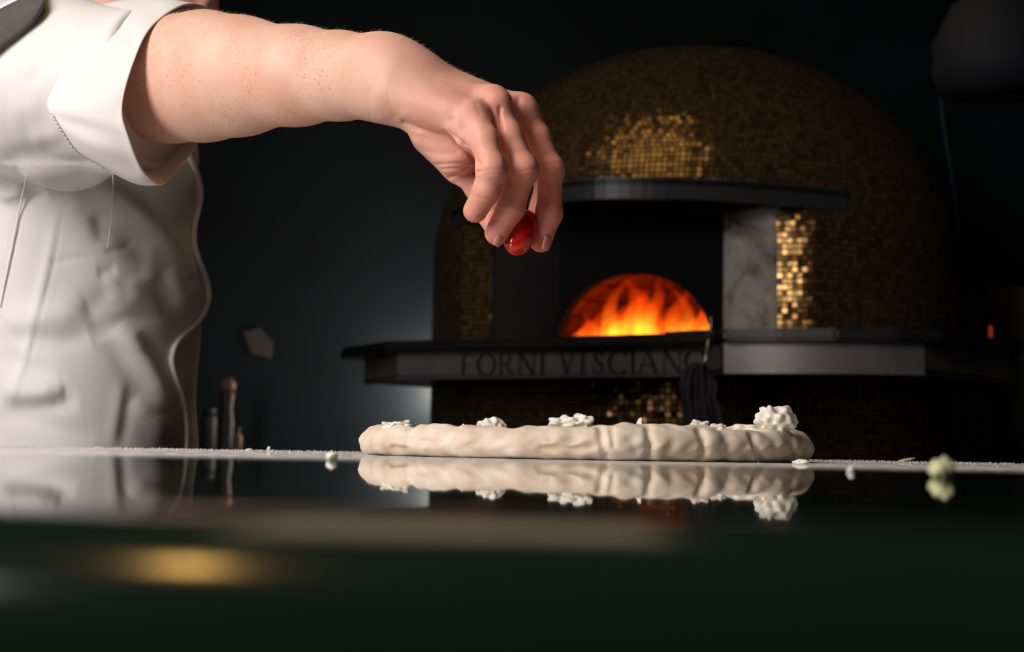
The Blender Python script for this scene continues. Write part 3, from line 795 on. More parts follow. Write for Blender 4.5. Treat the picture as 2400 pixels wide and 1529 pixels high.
# ------------------------------------------------------------------ pizza
PZ = np.array([P(1372, 1060, 1.115)[0], 1.115, CT])
pizza = empty('pizza', tuple(PZ))
tag(pizza, 'round raw pizza with a puffy lumpy dough rim on the floured counter', 'pizza')
LOBES = [(-78, .0150, .0125), (-62, .0158, .0125), (-45, .0152, .0128), (-29, .0148, .0122), (-13, .0152, .0125), (1, .0150, .0128), (11, .0172, .0140), (23, .0170, .0140),
         (38, .0152, .0125), (55, .0165, .0130), (72, .0170, .0130), (88, .0140, .0115)] + [(a, random.uniform(.013, .0175), .0125) for a in range(104, 270, 16)]
def F_pizza(p):
    q = p
    r = np.hypot(q[:, 0], q[:, 1])
    th = np.arctan2(q[:, 0], -q[:, 1])
    w = 0.0011*np.sin(9*th+1.3)+0.0008*np.sin(17*th+0.4)+0.0006*np.sin(31*th)
    d = np.sqrt(((r-0.158)/1.45)**2+((q[:, 2]-0.0095))**2)-(0.0103+w)
    for a, rr, zc in LOBES:
        a = math.radians(a); c = np.array([0.160*math.sin(a), -0.160*math.cos(a), zc-0.0018], np.float32)
        t = np.array([math.cos(a), math.sin(a), 0], np.float32)
        d = smin(d, rc(q, c-t*0.011, c+t*0.011, rr*0.74, rr*0.74), 0.006)
    disc = np.maximum(np.abs(q[:, 2]-0.0045)-0.0045, r-0.15)
    d = smin(d, disc, 0.012)
    d += 0.0006*np.sin(q[:, 0]*330+2*np.sin(q[:, 2]*300))*np.sin(q[:, 1]*290+1.0)*np.cos(q[:, 2]*260)
    return smax(d, -(q[:, 2]-0.0002), 0.003)
V, Fq, Nn = sdf_mesh(F_pizza, (-0.2, -0.2, -0.004), (0.2, 0.2, 0.044), 0.0016)
def sf(px): return V
Vw = V+PZ
Vw = relief(Vw, Nn, [([(1408, 1000), (1412, 1050), (1425, 1080)], 9, -0.0035), ([(1432, 1000), (1440, 1045)], 7, -0.002), ([(1520, 1005), (1526, 1050), (1515, 1082)], 9, -0.0035),
   ([(1640, 1005), (1652, 1045), (1640, 1082)], 9, -0.0040), ([(1762, 1015), (1775, 1050), (1782, 1078)], 8, -0.0042), ([(1845, 1005), (1856, 1040), (1862, 1075)], 7, -0.0035),
   ([(1270, 1050), (1330, 1052), (1390, 1048)], 10, -0.0022), ([(1290, 1030), (1350, 1035)], 9, -0.0015), ([(920, 1050), (950, 1056)], 9, -0.0022), ([(930, 1030), (1010, 1036)], 10, -0.0015),
   ([(845, 1022), (842, 1042), (838, 1048)], 7, -0.003), ([(1480, 1030), (1490, 1060)], 12, -0.001), ([(1575, 1040), (1560, 1072)], 12, -0.0015), ([(1700, 1030), (1695, 1070)], 12, -0.0015)])
mesh_np('dough', Vw-PZ, Fq, M['dough'], pizza)
def sauce():
    n, m = 64, 10; V = [(0, 0, 0.0115)]
    for i in range(1, m+1):
        for j in range(n):
            a = 2*math.pi*j/n; r = 0.140*i/m*(1+0.02*math.sin(5*a)+0.015*math.sin(11*a+1))
            V.append((r*math.cos(a), r*math.sin(a), 0.0115+0.0012*math.sin(r*300+a*3)*math.cos(a*7)-(0.002 if i == m else 0)))
    F = [[0, 1+j, 1+(j+1) % n] for j in range(n)]
    for i in range(m-1):
        for j in range(n): F.append([1+i*n+j, 1+(i+1)*n+j, 1+(i+1)*n+(j+1) % n, 1+i*n+(j+1) % n])
    mesh_np('tomato_sauce', V, F, M['sauce'], pizza)
sauce()
def lump(name, c, r, mat, seed, label=None, cat=None, group=None, rough=0.22, sub=4, parent=None):
    bm = bmesh.new(); bmesh.ops.create_icosphere(bm, subdivisions=sub, radius=1.0)
    rg = np.random.default_rng(seed); dirs = rg.normal(0, 1, (14, 3)); dirs /= np.linalg.norm(dirs, axis=1)[:, None]
    amp = rg.uniform(0.1, 1.0, 14); ph = rg.uniform(0, 6, 14); fr = rg.uniform(2.5, 13, 14)
    for v in bm.verts:
        p = np.array(v.co); k = 1.0
        for q in range(14): k += rough*0.30*amp[q]*math.sin(fr[q]*(p@dirs[q])+ph[q])
        for q in range(5): k -= rough*0.5*max(0, (p@dirs[q])-0.80)/0.2*amp[q]
        v.co = Vector((p[0]*k*r[0], p[1]*k*r[1], max(p[2]*k, -0.75)*r[2]))
    o = mesh_bm(name, bm, mat, parent, smooth=True); o.location = tuple(c)
    if label: tag(o, label, cat, group)
    return o
def cheese(x0, x1, y0, y1, Y, seed, label, rough=0.3, depth=None):
    c = P((x0+x1)/2, (y0+y1)/2, Y); rx = pxr((x1-x0)/2, Y); rz = pxr((y1-y0)/2, Y)
    return lump('cheese_chunk', c, (rx, depth or (rx*0.5+rz*0.5), rz), M['cheese'], seed, label, 'cheese', 'cheese chunks on the pizza', rough, 5 if x1-x0 > 40 else 4)
cheese(1768, 1858, 955, 1022, 1.030, 3, 'largest white cheese lump, perched on the right end of the pizza rim', 0.34)
cheese(1840, 1868, 968, 1010, 1.035, 31, 'small upright cheese flake at the right side of the largest lump', 0.3)
cheese(1705, 1790, 996, 1030, 1.025, 5, 'low flat cheese piece just left of the largest lump on the rim', 0.25)
cheese(1285, 1352, 978, 1014, 0.985, 8, 'jagged cheese chunk in the middle of the rim, below the tomato', 0.4)
cheese(1338, 1386, 974, 1010, 0.985, 9, 'pointed cheese chunk at the right end of the jagged middle pair', 0.4)
cheese(1119, 1182, 980, 1018, 0.995, 12, 'smooth rounded cheese lump on the left half of the rim', 0.2)
cheese(896, 936, 991, 1010, 1.04, 14, 'thin cheese crumbs at the far left of the pizza rim', 0.5)
cheese(930, 966, 989, 1008, 1.03, 15, 'knobbly cheese crumb second from the left end of the pizza', 0.5)
cheese(1078, 1098, 997, 1010, 1.0, 17, 'tiny single cheese crumb left of the smooth rounded lump', 0.5)
cheese(1493, 1508, 980, 1014, 1.02, 18, 'thin upright cheese sliver between two dough bumps near the middle', 0.3)
cheese(1616, 1662, 988, 1020, 1.01, 20, 'crumbly cheese piece below the hanging towel', 0.5)
cheese(1655, 1702, 998, 1024, 1.02, 21, 'crumbly cheese piece between the towel and the low flat piece', 0.5)
def crumb(px, py, Y, w, h, mat, seed, label, name='dough_crumb', cat='crumb'):
    c = P(px, py, Y); c[2] = CT+pxr(h, Y)*0.72
    return lump(name, c, (pxr(w, Y), pxr(w, Y), pxr(h, Y)), mat, seed, label, cat, 'crumbs on the counter', 0.35, 3)
crumb(2203, 1120, 0.50, 28, 26, M['herb'], 41, 'blurred pale yellow crumb in the right foreground of the counter')
crumb(778, 1084, 0.70, 13, 12, M['cheese'], 42, 'small white crumb on the counter just left of the pizza')
crumb(1878, 1084, 0.95, 18, 6, M['cheese'], 46, 'flat white crumb at the right foot of the pizza rim')
crumb(630, 1052, 1.36, 4, 6, M['flour'], 43, 'tiny upright crumb on the far counter edge left of the pizza')
crumb(585, 1051, 1.37, 8, 3, M['flour'], 44, 'tiny flat crumb on the far counter edge nearest the coat')
crumb(1995, 1100, 0.60, 10, 8, M['flour'], 47, 'small pale crumb on the counter right of the pizza')
def leaf():
    c = P(2125, 1083, 1.36); c[2] = CT+0.0005
    s = 1.36/FPX; V = [(-18*s, 0, 0), (-6*s, -.003, .0008), (8*s, -.003, 4*s), (20*s, 0, 8*s), (6*s, .003, 5*s), (-8*s, .003, .0016)]
    V2 = V+[(x, y, z+0.0008) for x, y, z in V]; n = 6
    o = mesh_np('herb_flake', V2, [list(range(n))[::-1], list(range(n, 2*n))]+[[i, (i+1) % n, n+(i+1) % n, n+i] for i in range(n)], M['herb'], None, smooth=False)
    o.location = tuple(c); tag(o, 'pale green herb flake on the far counter edge at right', 'herb')
leaf()
def flour_grains():
    n = 2600; V = []; F = []
    for k in range(n):
        y = 1.398-abs(random.gauss(0, 0.16)) if k % 2 else random.uniform(1.372, 1.398)
        if y < 0.72: continue
        x = random.uniform(-0.62, 0.55)
        if math.hypot(x-PZ[0], y-PZ[1]) < 0.185: continue
        r = random.uniform(0.0003, 0.0008)*(1.5 if random.random() < 0.06 else 1); b = len(V)
        V += [(x+r, y, CT+r*.5), (x, y+r, CT+r*.5), (x-r, y, CT+r*.5), (x, y-r, CT+r*.5), (x, y, CT+r*1.4), (x, y, CT+0.00005)]
        F += [[b, b+1, b+4], [b+1, b+2, b+4], [b+2, b+3, b+4], [b+3, b, b+4], [b+1, b, b+5], [b+2, b+1, b+5], [b+3, b+2, b+5], [b, b+3, b+5]]
    o = mesh_np('flour_grains', V, np.array(F), M['flour'], None)
    tag(o, 'fine white flour grains scattered over the far half of the counter', 'flour', kind='stuff')
flour_grains()

# ------------------------------------------------------------------ person
person = empty('person', (-0.52, 1.66, 0))
tag(person, 'person in a white coat with rolled sleeve, right arm reaching out to drop a tomato', 'person')
def J(px, py, Y, r): return P(px, py, Y), pxr(r, Y)
def chain(p, js, k=0.006):
    d = None
    for (a, ra), (b, rb) in zip(js[:-1], js[1:]):
        e = rc(p, a, b, ra, rb); d = e if d is None else smin(d, e, k)
    return d
PINKY = [J(1112, 272, 1.052, 33), J(1136, 330, 1.043, 33), J(1153, 396, 1.038, 33.5), J(1141, 446, 1.044, 31), J(1114, 494, 1.054, 29)]
RING = [J(1162, 252, 1.068, 34), J(1192, 318, 1.061, 33), J(1225, 398, 1.058, 34.5), J(1196, 488, 1.066, 32), J(1164, 547, 1.074, 28.5)]
MIDDLE = [J(1222, 260, 1.090, 32), J(1260, 320, 1.088, 29), J(1290, 396, 1.087, 29.5), J(1287, 500, 1.090, 30), J(1267, 566, 1.095, 26.5)]
INDEX = [J(1226, 274, 1.118, 32), J(1258, 330, 1.122, 29), J(1284, 402, 1.124, 29), J(1272, 480, 1.118, 27), J(1250, 524, 1.112, 25)]
THUMB = [J(1010, 320, 1.112, 44), J(1078, 384, 1.106, 38), J(1119, 440, 1.098, 27), J(1148, 505, 1.088, 27), J(1165, 545, 1.083, 25)]
ARM = [  # forearm rings: px centre, y centre, Y, vertical radius px
 (150, 200, 1.42, 106), (300, 203, 1.275, 126), (400, 184, 1.222, 146), (480, 179, 1.194, 149), (560, 178.5, 1.170, 136.5), (700, 177.5, 1.135, 112.5), (800, 178, 1.113, 98.5), (880, 181, 1.095, 90), (920, 188, 1.088, 86)]
ND = np.array([0.0, 1.0, 0.0])
def F_arm(p):
    d = None
    for (x0, y0, Y0, r0), (x1, y1, Y1, r1) in zip(ARM[:-1], ARM[1:]):
        a, ra = J(x0, y0, Y0, r0); b, rb = J(x1, y1, Y1, r1)
        e = rc(p, a, b, ra, rb, ND, 0.82); d = e if d is None else smin(d, e, 0.012)
    def add(d, a, b, k): return smin(d, rc(p, a[0], b[0], a[1], b[1]), k)
    # palm
    palm = rc(p, J(905, 180, 1.092, 1)[0], J(980, 205, 1.090, 1)[0], pxr(74, 1.09), pxr(66, 1.09))
    palm = add(palm, J(925, 222, 1.073, 55), J(1088, 276, 1.055, 40), 0.014)     # fifth metacarpal
    palm = add(palm, J(930, 200, 1.080, 55), J(1152, 246, 1.070, 36), 0.014)     # fourth
    palm = add(palm, J(925, 172, 1.092, 60), J(1218, 259, 1.090, 33), 0.012)     # third
    palm = add(palm, J(930, 176, 1.105, 58), J(1222, 272, 1.115, 34), 0.014)     # second
    palm = add(palm, J(1004, 318, 1.078, 35), J(1060, 376, 1.078, 35), 0.010)    # hypothenar bulge
    palm = add(palm, J(985, 272, 1.082, 42), J(1095, 345, 1.080, 44), 0.012)     # palm fill
    palm = add(palm, J(960, 240, 1.105, 44), J(1078, 384, 1.106, 37), 0.012)     # thenar
    palm = add(palm, J(1080, 300, 1.052, 26), J(1092, 322, 1.050, 24), 0.006)    # pad below the little-finger knuckle
    palm = smin(palm, rc(p, J(1157, 236, 1.064, 1)[0], J(1164, 242, 1.062, 1)[0], pxr(33, 1.06), pxr(32, 1.06)), 0.010)
    palm = smin(palm, rc(p, J(1222, 256, 1.088, 1)[0], J(1227, 262, 1.086, 1)[0], pxr(33, 1.09), pxr(32, 1.09)), 0.008)
    d = smin(d, palm, 0.022)
    out = None
    for ch, kb in ((PINKY, 0.009), (RING, 0.009), (MIDDLE, 0.009), (INDEX, 0.009), (THUMB, 0.012)):
        f = chain(p, ch, 0.005)
        for (c, r), g in zip(ch[1:-1], (0.0, 1.06, 1.0)):      # knuckle joints a touch wider
            if g > 1: f = smin(f, np.sqrt(((p-c.astype(np.float32))**2).sum(1))-r*g, 0.004)
        e = smin(d, f, kb); out = e if out is None else smin(out, e, 0.0012)
    return out
def FA_(p): return F_arm(p.astype(np.float32))
lo = P(100, 400, 1.27)-np.array([0.06, 0.08, 0.03]); 
V, Fq, Nn = sdf_mesh(F_arm, (-0.50, 1.00, CAMZ+0.125), (0.055, 1.47, CAMZ+0.385), 0.0011, B=8)
def U(*uv): return [(850+u/2.549, 50+v/2.549) for u, v in uv]
lines = [
 (U((75, 350), (60, 450), (90, 552)), 8, -.0007), (U((118, 395), (128, 490), (185, 570)), 8, -.0008), (U((95, 380), (96, 470), (135, 562)), 4, -.0003), (U((40, 400), (30, 480), (50, 560)), 5, -.0007),
 (U((150, 430), (165, 500), (215, 590)), 6, -.0008),
 (U((245, 605), (330, 640), (430, 672), (540, 700), (640, 790), (690, 860)), 6, -.0024),
 (U((440, 858), (560, 852), (690, 845)), 5, -.0011), (U((515, 938), (600, 920), (692, 898)), 4, -.0020), (U((340, 770), (440, 790), (560, 790)), 7, -.0008), (U((470, 885), (560, 880), (660, 872)), 4, -.0012),
 (U((300, 690), (400, 700), (500, 720)), 8, -.0008), (U((560, 960), (620, 965), (660, 955)), 4, -.0010), (U((590, 990), (640, 1000)), 4, -.0008),
 (U((532, 590), (535, 650), (560, 705), (600, 745)), 7, -.0010), (U((605, 640), (612, 690), (605, 720)), 7, -.0007), (U((655, 690), (650, 760), (665, 830), (695, 900)), 5, -.0007),
 (U((715, 500), (735, 560), (745, 620)), 10, -.0006), (U((820, 520), (822, 600), (830, 680), (850, 780), (868, 880)), 5, -.0018),
 (U((930, 470), (940, 560), (985, 640), (1010, 720)), 7, -.0020), (U((680, 500), (700, 550)), 6, -.0008),
 (U((480, 380), (560, 430), (700, 470)), 12, .0007), (U((300, 300), (420, 420), (540, 500)), 16, .0006), (U((540, 520), (520, 600), (535, 640)), 9, -.0006), (U((260, 560), (380, 620), (500, 640)), 14, .0010),
 (U((690, 905), (750, 890), (840, 885)), 4, -.0006), (U((700, 930), (760, 915), (850, 905)), 3, -.0005), (U((655, 1040), (720, 1060), (800, 1062)), 4, -.0007), (U((630, 1065), (640, 1050)), 4, -.0008),
 (U((880, 930), (940, 905), (1030, 880)), 4, -.0006), (U((890, 960), (960, 925), (1030, 910)), 3, -.0005), (U((790, 1120), (850, 1135), (930, 1150)), 4, -.0007), (U((770, 1180), (840, 1200)), 4, -.0005),
 (U((1090, 860), (1140, 850), (1190, 850)), 4, -.0007), (U((1080, 890), (1140, 880), (1195, 885)), 3, -.0006), (U((1035, 1150), (1100, 1160), (1185, 1165)), 4, -.0008), (U((1040, 1180), (1110, 1185), (1180, 1190)), 3, -.0005),
 (U((1145, 860), (1170, 890), (1160, 930)), 4, -.0006),
 (U((700, 1165), (790, 1120)), 4, -.0008), (U((1085, 1290), (1080, 1330), (1095, 1375)), 3, -.0009),
 (U((740, 1215), (735, 1260), (745, 1300)), 4, -.0006),
]
Vd = relief(V, Nn, [(l, w, dd*(0.55 if abs(dd) <= 0.0008 else 1.0)) for l, w, dd in lines])
# forearm muscle softness
arm_V, arm_F = Vd, Fq
X, Yp = project(arm_V)
flush_arm = np.clip((X-840)/420, 0, 1)*0.9
flush_arm = np.clip(flush_arm+0.35*np.exp(-((Yp-560)/70)**2)*(X > 1050), 0, 1)
freck_arm = np.clip((930-X)/150, 0, 1)

# rest of the body (mostly under clothes): trunk, neck, head, legs, other arm
HC = np.array([-0.415, 1.64, CAMZ+0.605])           # head centre, bent forward and down
th = math.radians(-24)                              # nod
ca, sa = math.cos(th), math.sin(th)
def hl(x, y, z):                                    # head-local (x forward, y towards the far side, z up) to world
    return HC+np.array([x*ca-z*sa*(-1)*(-1), y, x*sa+z*ca]) if False else HC+np.array([x*ca-z*sa, y, x*sa+z*ca])
SHR = np.array([-0.50, 1.53, CAMZ+0.385]); ELB = P(245, 200, 1.245)
def F_body(p):
    p = p.astype(np.float32)
    d = rc(p, (-0.53, 1.66, 0.92), (-0.525, 1.66, 1.22), 0.095, 0.10, ND, 1.4)
    d = smin(d, rc(p, (-0.50, 1.54, 1.285), (-0.50, 1.78, 1.285), 0.06, 0.06), 0.08)
    d = smin(d, rc(p, (-0.49, 1.66, 1.28), hl(-0.03, 0, -0.06), 0.06, 0.055), 0.04)
    d = smin(d, rc(p, SHR, ELB, 0.05, 0.045), 0.03)
    q = p-HC.astype(np.float32)
    L_ = np.stack([q[:, 0]*ca+q[:, 2]*sa, q[:, 1], -q[:, 0]*sa+q[:, 2]*ca], 1)
    h = ell(L_, (-0.012, 0, 0.03), (0.098, 0.078, 0.098))
    h = smin(h, ell(L_, (0.022, 0, -0.045), (0.066, 0.058, 0.075)), 0.03)
    h = smin(h, rc(L_, (0.062, -0.012, -0.102), (0.062, 0.012, -0.102), 0.020, 0.020), 0.025)      # chin
    h = smin(h, rc(L_, (0.088, 0, 0.018), (0.104, 0, -0.022), 0.009, 0.014), 0.014)               # nose
    for s in (-1, 1):
        h = smin(h, rc(L_, (0.070, s*0.012, 0.033), (0.058, s*0.045, 0.034), 0.012, 0.010), 0.014)  # brow
        h = smax(h, -ell(L_, (0.092, s*0.032, 0.012), (0.016, 0.019, 0.013)), 0.012)               # eye socket
        h = smin(h, rc(L_, (0.055, s*0.040, -0.020), (0.045, s*0.048, -0.015), 0.022, 0.020), 0.02)
        h = smin(h, ell(L_, (-0.012, s*0.078, -0.005), (0.020, 0.009, 0.032)), 0.008)              # ear
    h = smin(h, rc(L_, (0.083, -0.016, -0.060), (0.083, 0.016, -0.060), 0.008, 0.008), 0.008)
    h = smin(h, rc(L_, (0.080, -0.014, -0.074), (0.080, 0.014, -0.074), 0.009, 0.009), 0.008)
    d = smin(d, h, 0.025)
    for s in (-1, 1):                                                                             # legs
        yy = 1.66+s*0.10
        d = smin(d, rc(p, (-0.52, yy, 0.88), (-0.51, yy, 0.48), 0.085, 0.058), 0.04)
        d = smin(d, rc(p, (-0.51, yy, 0.48), (-0.53, yy, 0.07), 0.056, 0.038), 0.02)
        d = smin(d, rc(p, (-0.54, yy, 0.04), (-0.38, yy, 0.032), 0.036, 0.028), 0.02)
    d = smin(d, rc(p, (-0.50, 1.80, 1.29), (-0.53, 1.90, 1.02), 0.05, 0.042), 0.03)                # far arm hangs down
    d = smin(d, rc(p, (-0.53, 1.90, 1.02), (-0.44, 1.88, 0.80), 0.04, 0.028), 0.02)
    hd = rc(p, (-0.437, 1.878, 0.79), (-0.41, 1.872, 0.725), 0.026, 0.030, ND, 0.6)
    d = smin(d, hd, 0.015)
    for i, (dx, ln) in enumerate(((-0.030, .058), (-0.010, .074), (0.010, .080), (0.029, .072))):
        a = np.array([-0.405+dx, 1.872, 0.705]); b = a+np.array([0.008, -0.004, -ln*0.55]); c_ = b+np.array([-0.004, -0.014, -ln*0.45])
        d = smin(d, np.minimum(rc(p, a, b, .0095, .009), rc(p, b, c_, .009, .0075)), 0.004)
    d = smin(d, rc(p, (-0.385, 1.868, 0.765), (-0.36, 1.845, 0.725), 0.013, 0.010), 0.008)
    d = smin(d, rc(p, (-0.36, 1.845, 0.725), (-0.362, 1.832, 0.695), 0.010, 0.0085), 0.004)
    return d
bV, bF, bN = sdf_mesh(F_body, (-0.75, 1.18, 0.0), (-0.22, 1.98, CAMZ+0.76), 0.0045)
AV = np.concatenate([arm_V, bV]); AF = np.concatenate([arm_F, bF+len(arm_V)])
po = np.array(person.location)
body = mesh_np('body', AV-po, AF, M['skin'], person)
fl_ = np.concatenate([flush_arm, np.full(len(bV), 0.35)]).astype(np.float32); fr_ = np.concatenate([freck_arm, np.full(len(bV), 0.3)]).astype(np.float32)
body.data.attributes.new('flush', 'FLOAT', 'POINT').data.foreach_set('value', fl_)
body.data.attributes.new('freckle', 'FLOAT', 'POINT').data.foreach_set('value', fr_)
M['iris'] = simple('brown_iris', (0.05, 0.025, 0.012), 0.15)
for s in (-1, 1):                                   # eyes, hair
    bm = bmesh.new(); bmesh.ops.create_uvsphere(bm, u_segments=16, v_segments=10, radius=0.0125)
    o = mesh_bm('eye', bm, M['eye'], person, True); o.location = tuple(hl(0.0695, s*0.032, 0.010)-po)
    bm = bmesh.new(); bmesh.ops.create_uvsphere(bm, u_segments=14, v_segments=8, radius=0.0058)
    o2 = mesh_bm('iris', bm, M['iris'], o, True); o2.location = tuple(hl(0.0075, 0, -0.001)-HC)
def F_hair(p):
    q = p.astype(np.float32)-HC.astype(np.float32)
    L_ = np.stack([q[:, 0]*ca+q[:, 2]*sa, q[:, 1], -q[:, 0]*sa+q[:, 2]*ca], 1)
    h = ell(L_, (-0.018, 0, 0.036), (0.106, 0.086, 0.104))
    cut = L_[:, 2]-0.05+(L_[:, 0]-0.03)*(-1.0)
    cut = np.minimum(0.045-L_[:, 2]+1.3*np.maximum(L_[:, 0]+0.02, -0.06), 1)
    return smax(h, cut, 0.015)+0.002*np.sin(L_[:, 1]*160+L_[:, 0]*60)
hV, hF, hN = sdf_mesh(F_hair, tuple(HC-0.16), tuple(HC+0.16), 0.004)
mesh_np('hair', hV-po, hF, M['hair'], person)

# fingernails
def nail(px, py, Y, n, t, w, l):
    n = np.array(n, float); n /= np.linalg.norm(n); t = np.array(t, float); t -= n*(t@n); t /= np.linalg.norm(t); b = np.cross(n, t)
    c = P(px, py, Y); rows = []
    c = march(FA_, px, py, 0.95, 1.3) if True else c
    if c is None: return
    for i in range(7):
        v = -1+2*i/6; row = []
        for j in range(9):
            u = -1+2*j/8; ww = w*(1-0.35*max(0, v)**3-0.2*max(0, -v)**3)
            row.append(c+b*u*ww+t*v*l+n*(0.0005-0.0016*u*u-0.0006*v*v)-po)
        rows.append(row)
    o = loft('fingernail', np.array(rows), M['nail'], person, closed=False)
    md = o.modifiers.new('s', 'SOLIDIFY'); md.thickness = 0.0008; md.offset = -1
nail(1284, 570, 1.09, (0.80, -0.55, -0.25), (-0.28, 0.1, -0.95), 0.0052, 0.0058)
nail(1170, 566, 1.07, (0.62, -0.60, -0.50), (-0.6, 0.25, -0.7), 0.0044, 0.0042)

# ------------------------------------------------------------------ coat
ZT = np.array([0.55, 0.70, 0.80, 0.90, 0.95, 1.00, 1.04, 1.08, 1.12, 1.16, 1.20, 1.24, 1.28, 1.32, 1.36, 1.42])
CXT = np.full(len(ZT), -0.515); AYT = np.interp(ZT, [0.55, .9, 1.0, 1.1, 1.26, 1.34, 1.42], [.195, .19, .188, .192, .20, .20, .17])
def fit_ax():
    tgt_y = [380, 470, 560, 640, 690, 740, 800, 900, 1045, 1400]; tgt_x = [460, 462, 458, 472, 482, 474, 464, 464, 466, 466]
    out = []
    for z, cx, ay in zip(ZT, CXT, AYT):
        best = 0.12
        for ax in np.linspace(0.09, 0.20, 111):
            a = np.linspace(-math.pi, math.pi, 90); e = 2/2.1
            V_ = np.stack([cx+ax*np.sign(np.cos(a))*np.abs(np.cos(a))**e, 1.66+ay*np.sign(np.sin(a))*np.abs(np.sin(a))**e, np.full(90, z)], 1)
            X_, Y_ = project(V_); k = X_.argmax()
            if X_[k] <= np.interp(Y_[k], tgt_y, tgt_x): best = ax
        out.append(best)
    return np.array(out)
AXT = fit_ax()
SA_ = np.array([0.97, -0.245, 0], np.float32); SC_ = np.array([-0.342, 1.165, 1.2], np.float32)
def F_coat(p):
    p = p.astype(np.float32); z = p[:, 2]
    cx = np.interp(z, ZT, CXT); ax = np.interp(z, ZT, AXT); ay = np.interp(z, ZT, AYT)
    x = (p[:, 0]-cx)/ax; y = (p[:, 1]-1.66)/ay
    e = (np.abs(x)**2.1+np.abs(y)**2.1+1e-9)**(1/2.1)
    d = (e-1)*np.minimum(ax, ay)*0.95
    top = z-(1.395-0.34*np.abs(p[:, 1]-1.66)-0.25*np.abs(p[:, 0]+0.5))
    d = smax(d, top*0.8, 0.07); d = smax(d, 0.60-z, 0.02)
    # near sleeve
    s = rc(p, P(60, 192, 1.53), P(130, 205, 1.295), 0.088, 0.081, ND, 1.1)
    s = smin(s, rc(p, P(130, 205, 1.295), P(340, 212, 1.245), 0.081, 0.072, ND, 1.1), 0.02)
    s = smin(s, rc(p, P(-40, 300, 1.47), P(170, 330, 1.345), 0.045, 0.030), 0.05)
    s = smax(s, (p-SC_).astype(np.float32)@SA_, 0.006)
    d = smin(d, s, 0.035)
    # far sleeve
    s = rc(p, (-0.50, 1.80, 1.27), (-0.535, 1.905, 1.03), 0.085, 0.07)
    d = smin(d, s, 0.04)
    # neck opening
    d = smax(d, -rc(p, (-0.47, 1.66, 1.33), (-0.44, 1.66, 1.55), 0.055, 0.075), 0.012)
    # soft cloth waviness
    d = d+0.0022*np.sin(p[:, 2]*38+p[:, 0]*22+1.5*np.sin(p[:, 1]*17))*np.sin(p[:, 0]*31-p[:, 2]*12)
    return d
cV, cF, cN = sdf_mesh(F_coat, (-0.72, 1.17, 0.58), (-0.26, 2.02, 1.46), 0.0032)
EDGE = [(430, 340), (447, 372), (463, 410), (470, 445), (468, 480), (457, 525), (455, 570), (466, 610), (480, 645), (489, 680), (487, 710), (475, 740), (455, 765), (428, 788), (410, 812), (402, 842), (406, 870), (416, 900), (427, 930), (434, 970), (437, 1010), (436, 1060), (436, 1110)]
def Z3(*uv): return [(u/2.066, 380+v/2.066) for u, v in uv]
clines = [
 (Z3((420, 110), (560, 175), (700, 285), (820, 420), (905, 570)), 13, .009), (Z3((540, 60), (700, 200), (850, 350), (930, 520)), 16, -.009),
 (Z3((380, 200), (520, 290), (640, 400), (760, 520)), 14, -.006), (Z3((790, 520), (850, 620), (870, 720)), 9, .006), (Z3((740, 560), (790, 680), (800, 760)), 10, -.006),
 (Z3((0, 845), (150, 850), (300, 870), (430, 850)), 12, -.008), (Z3((430, 845), (520, 800), (640, 760), (760, 740)), 12, -.008), (Z3((400, 760), (480, 680), (560, 600)), 14, -.007),
 (Z3((0, 780), (150, 770), (300, 740), (420, 690)), 18, .007), (Z3((560, 800), (640, 900), (730, 1040), (800, 1200)), 13, .009), (Z3((650, 830), (740, 950), (830, 1120)), 12, -.009),
 (Z3((520, 860), (600, 980), (690, 1120), (760, 1230)), 13, -.007), (Z3((0, 1100), (160, 1120), (310, 1095)), 16, .009), (Z3((0, 1190), (180, 1185), (380, 1150)), 11, -.009),
 (Z3((0, 930), (160, 1000), (300, 1080)), 10, -.005), (Z3((0, 230), (110, 185), (220, 130)), 11, -.010), (Z3((0, 180), (80, 150), (125, 110)), 12, .008),
 (Z3((230, 130), (360, 90), (480, 70)), 16, -.006), (Z3((240, 490), (340, 470), (460, 455)), 6, -.003), (Z3((500, 440), (580, 420), (650, 390)), 6, -.004), (Z3((470, 545), (560, 520)), 7, -.004),
 (Z3((620, 1060), (605, 1200), (570, 1390)), 8, -.0028), (Z3((585, 1060), (565, 1200), (535, 1390)), 9, .002), (Z3((290, 220), (240, 480), (190, 700), (130, 950), (60, 1200)), 7, .0035), (Z3((305, 220), (258, 480), (205, 700), (145, 950), (80, 1200)), 6, -.004),
 (Z3((130, 60), (90, 250), (50, 450), (15, 620)), 4, -.0035), (Z3((520, 540), (545, 620), (560, 690)), 9, .0022), (Z3((630, 560), (660, 680)), 9, .002), (Z3((715, 380), (722, 500), (690, 610)), 9, .0022),
 (Z3((480, 250), (490, 330), (500, 400)), 10, -.005), (Z3((0, 1230), (200, 1260), (450, 1350)), 9, -.003), (Z3((640, 1150), (740, 1260), (800, 1340)), 12, .004),
 (Z3((60, 20), (110, 60), (120, 130)), 6, -.006),
 # sleeve folds
 ([(0, 385), (80, 360), (150, 345)], 12, -.006), ([(0, 400), (110, 408), (230, 398)], 9, .004), ([(60, 365), (130, 380), (240, 390)], 7, -.005), ([(70, 330), (150, 320)], 14, .003),
 ([(0, 130), (80, 90), (170, 60)], 16, -.003), ([(60, 200), (90, 170), (120, 120)], 9, -.0025), ([(20, 260), (100, 250)], 18, .002),
]
cV = relief(cV, cN, [(l, w*(2.1 if w > 6 else 1.2), dd*(0.85 if dd > 0 else (0.42 if dd < -.0065 else 0.62))*(1 if w > 6 else .8)) for l, w, dd in clines], 0.05, True)
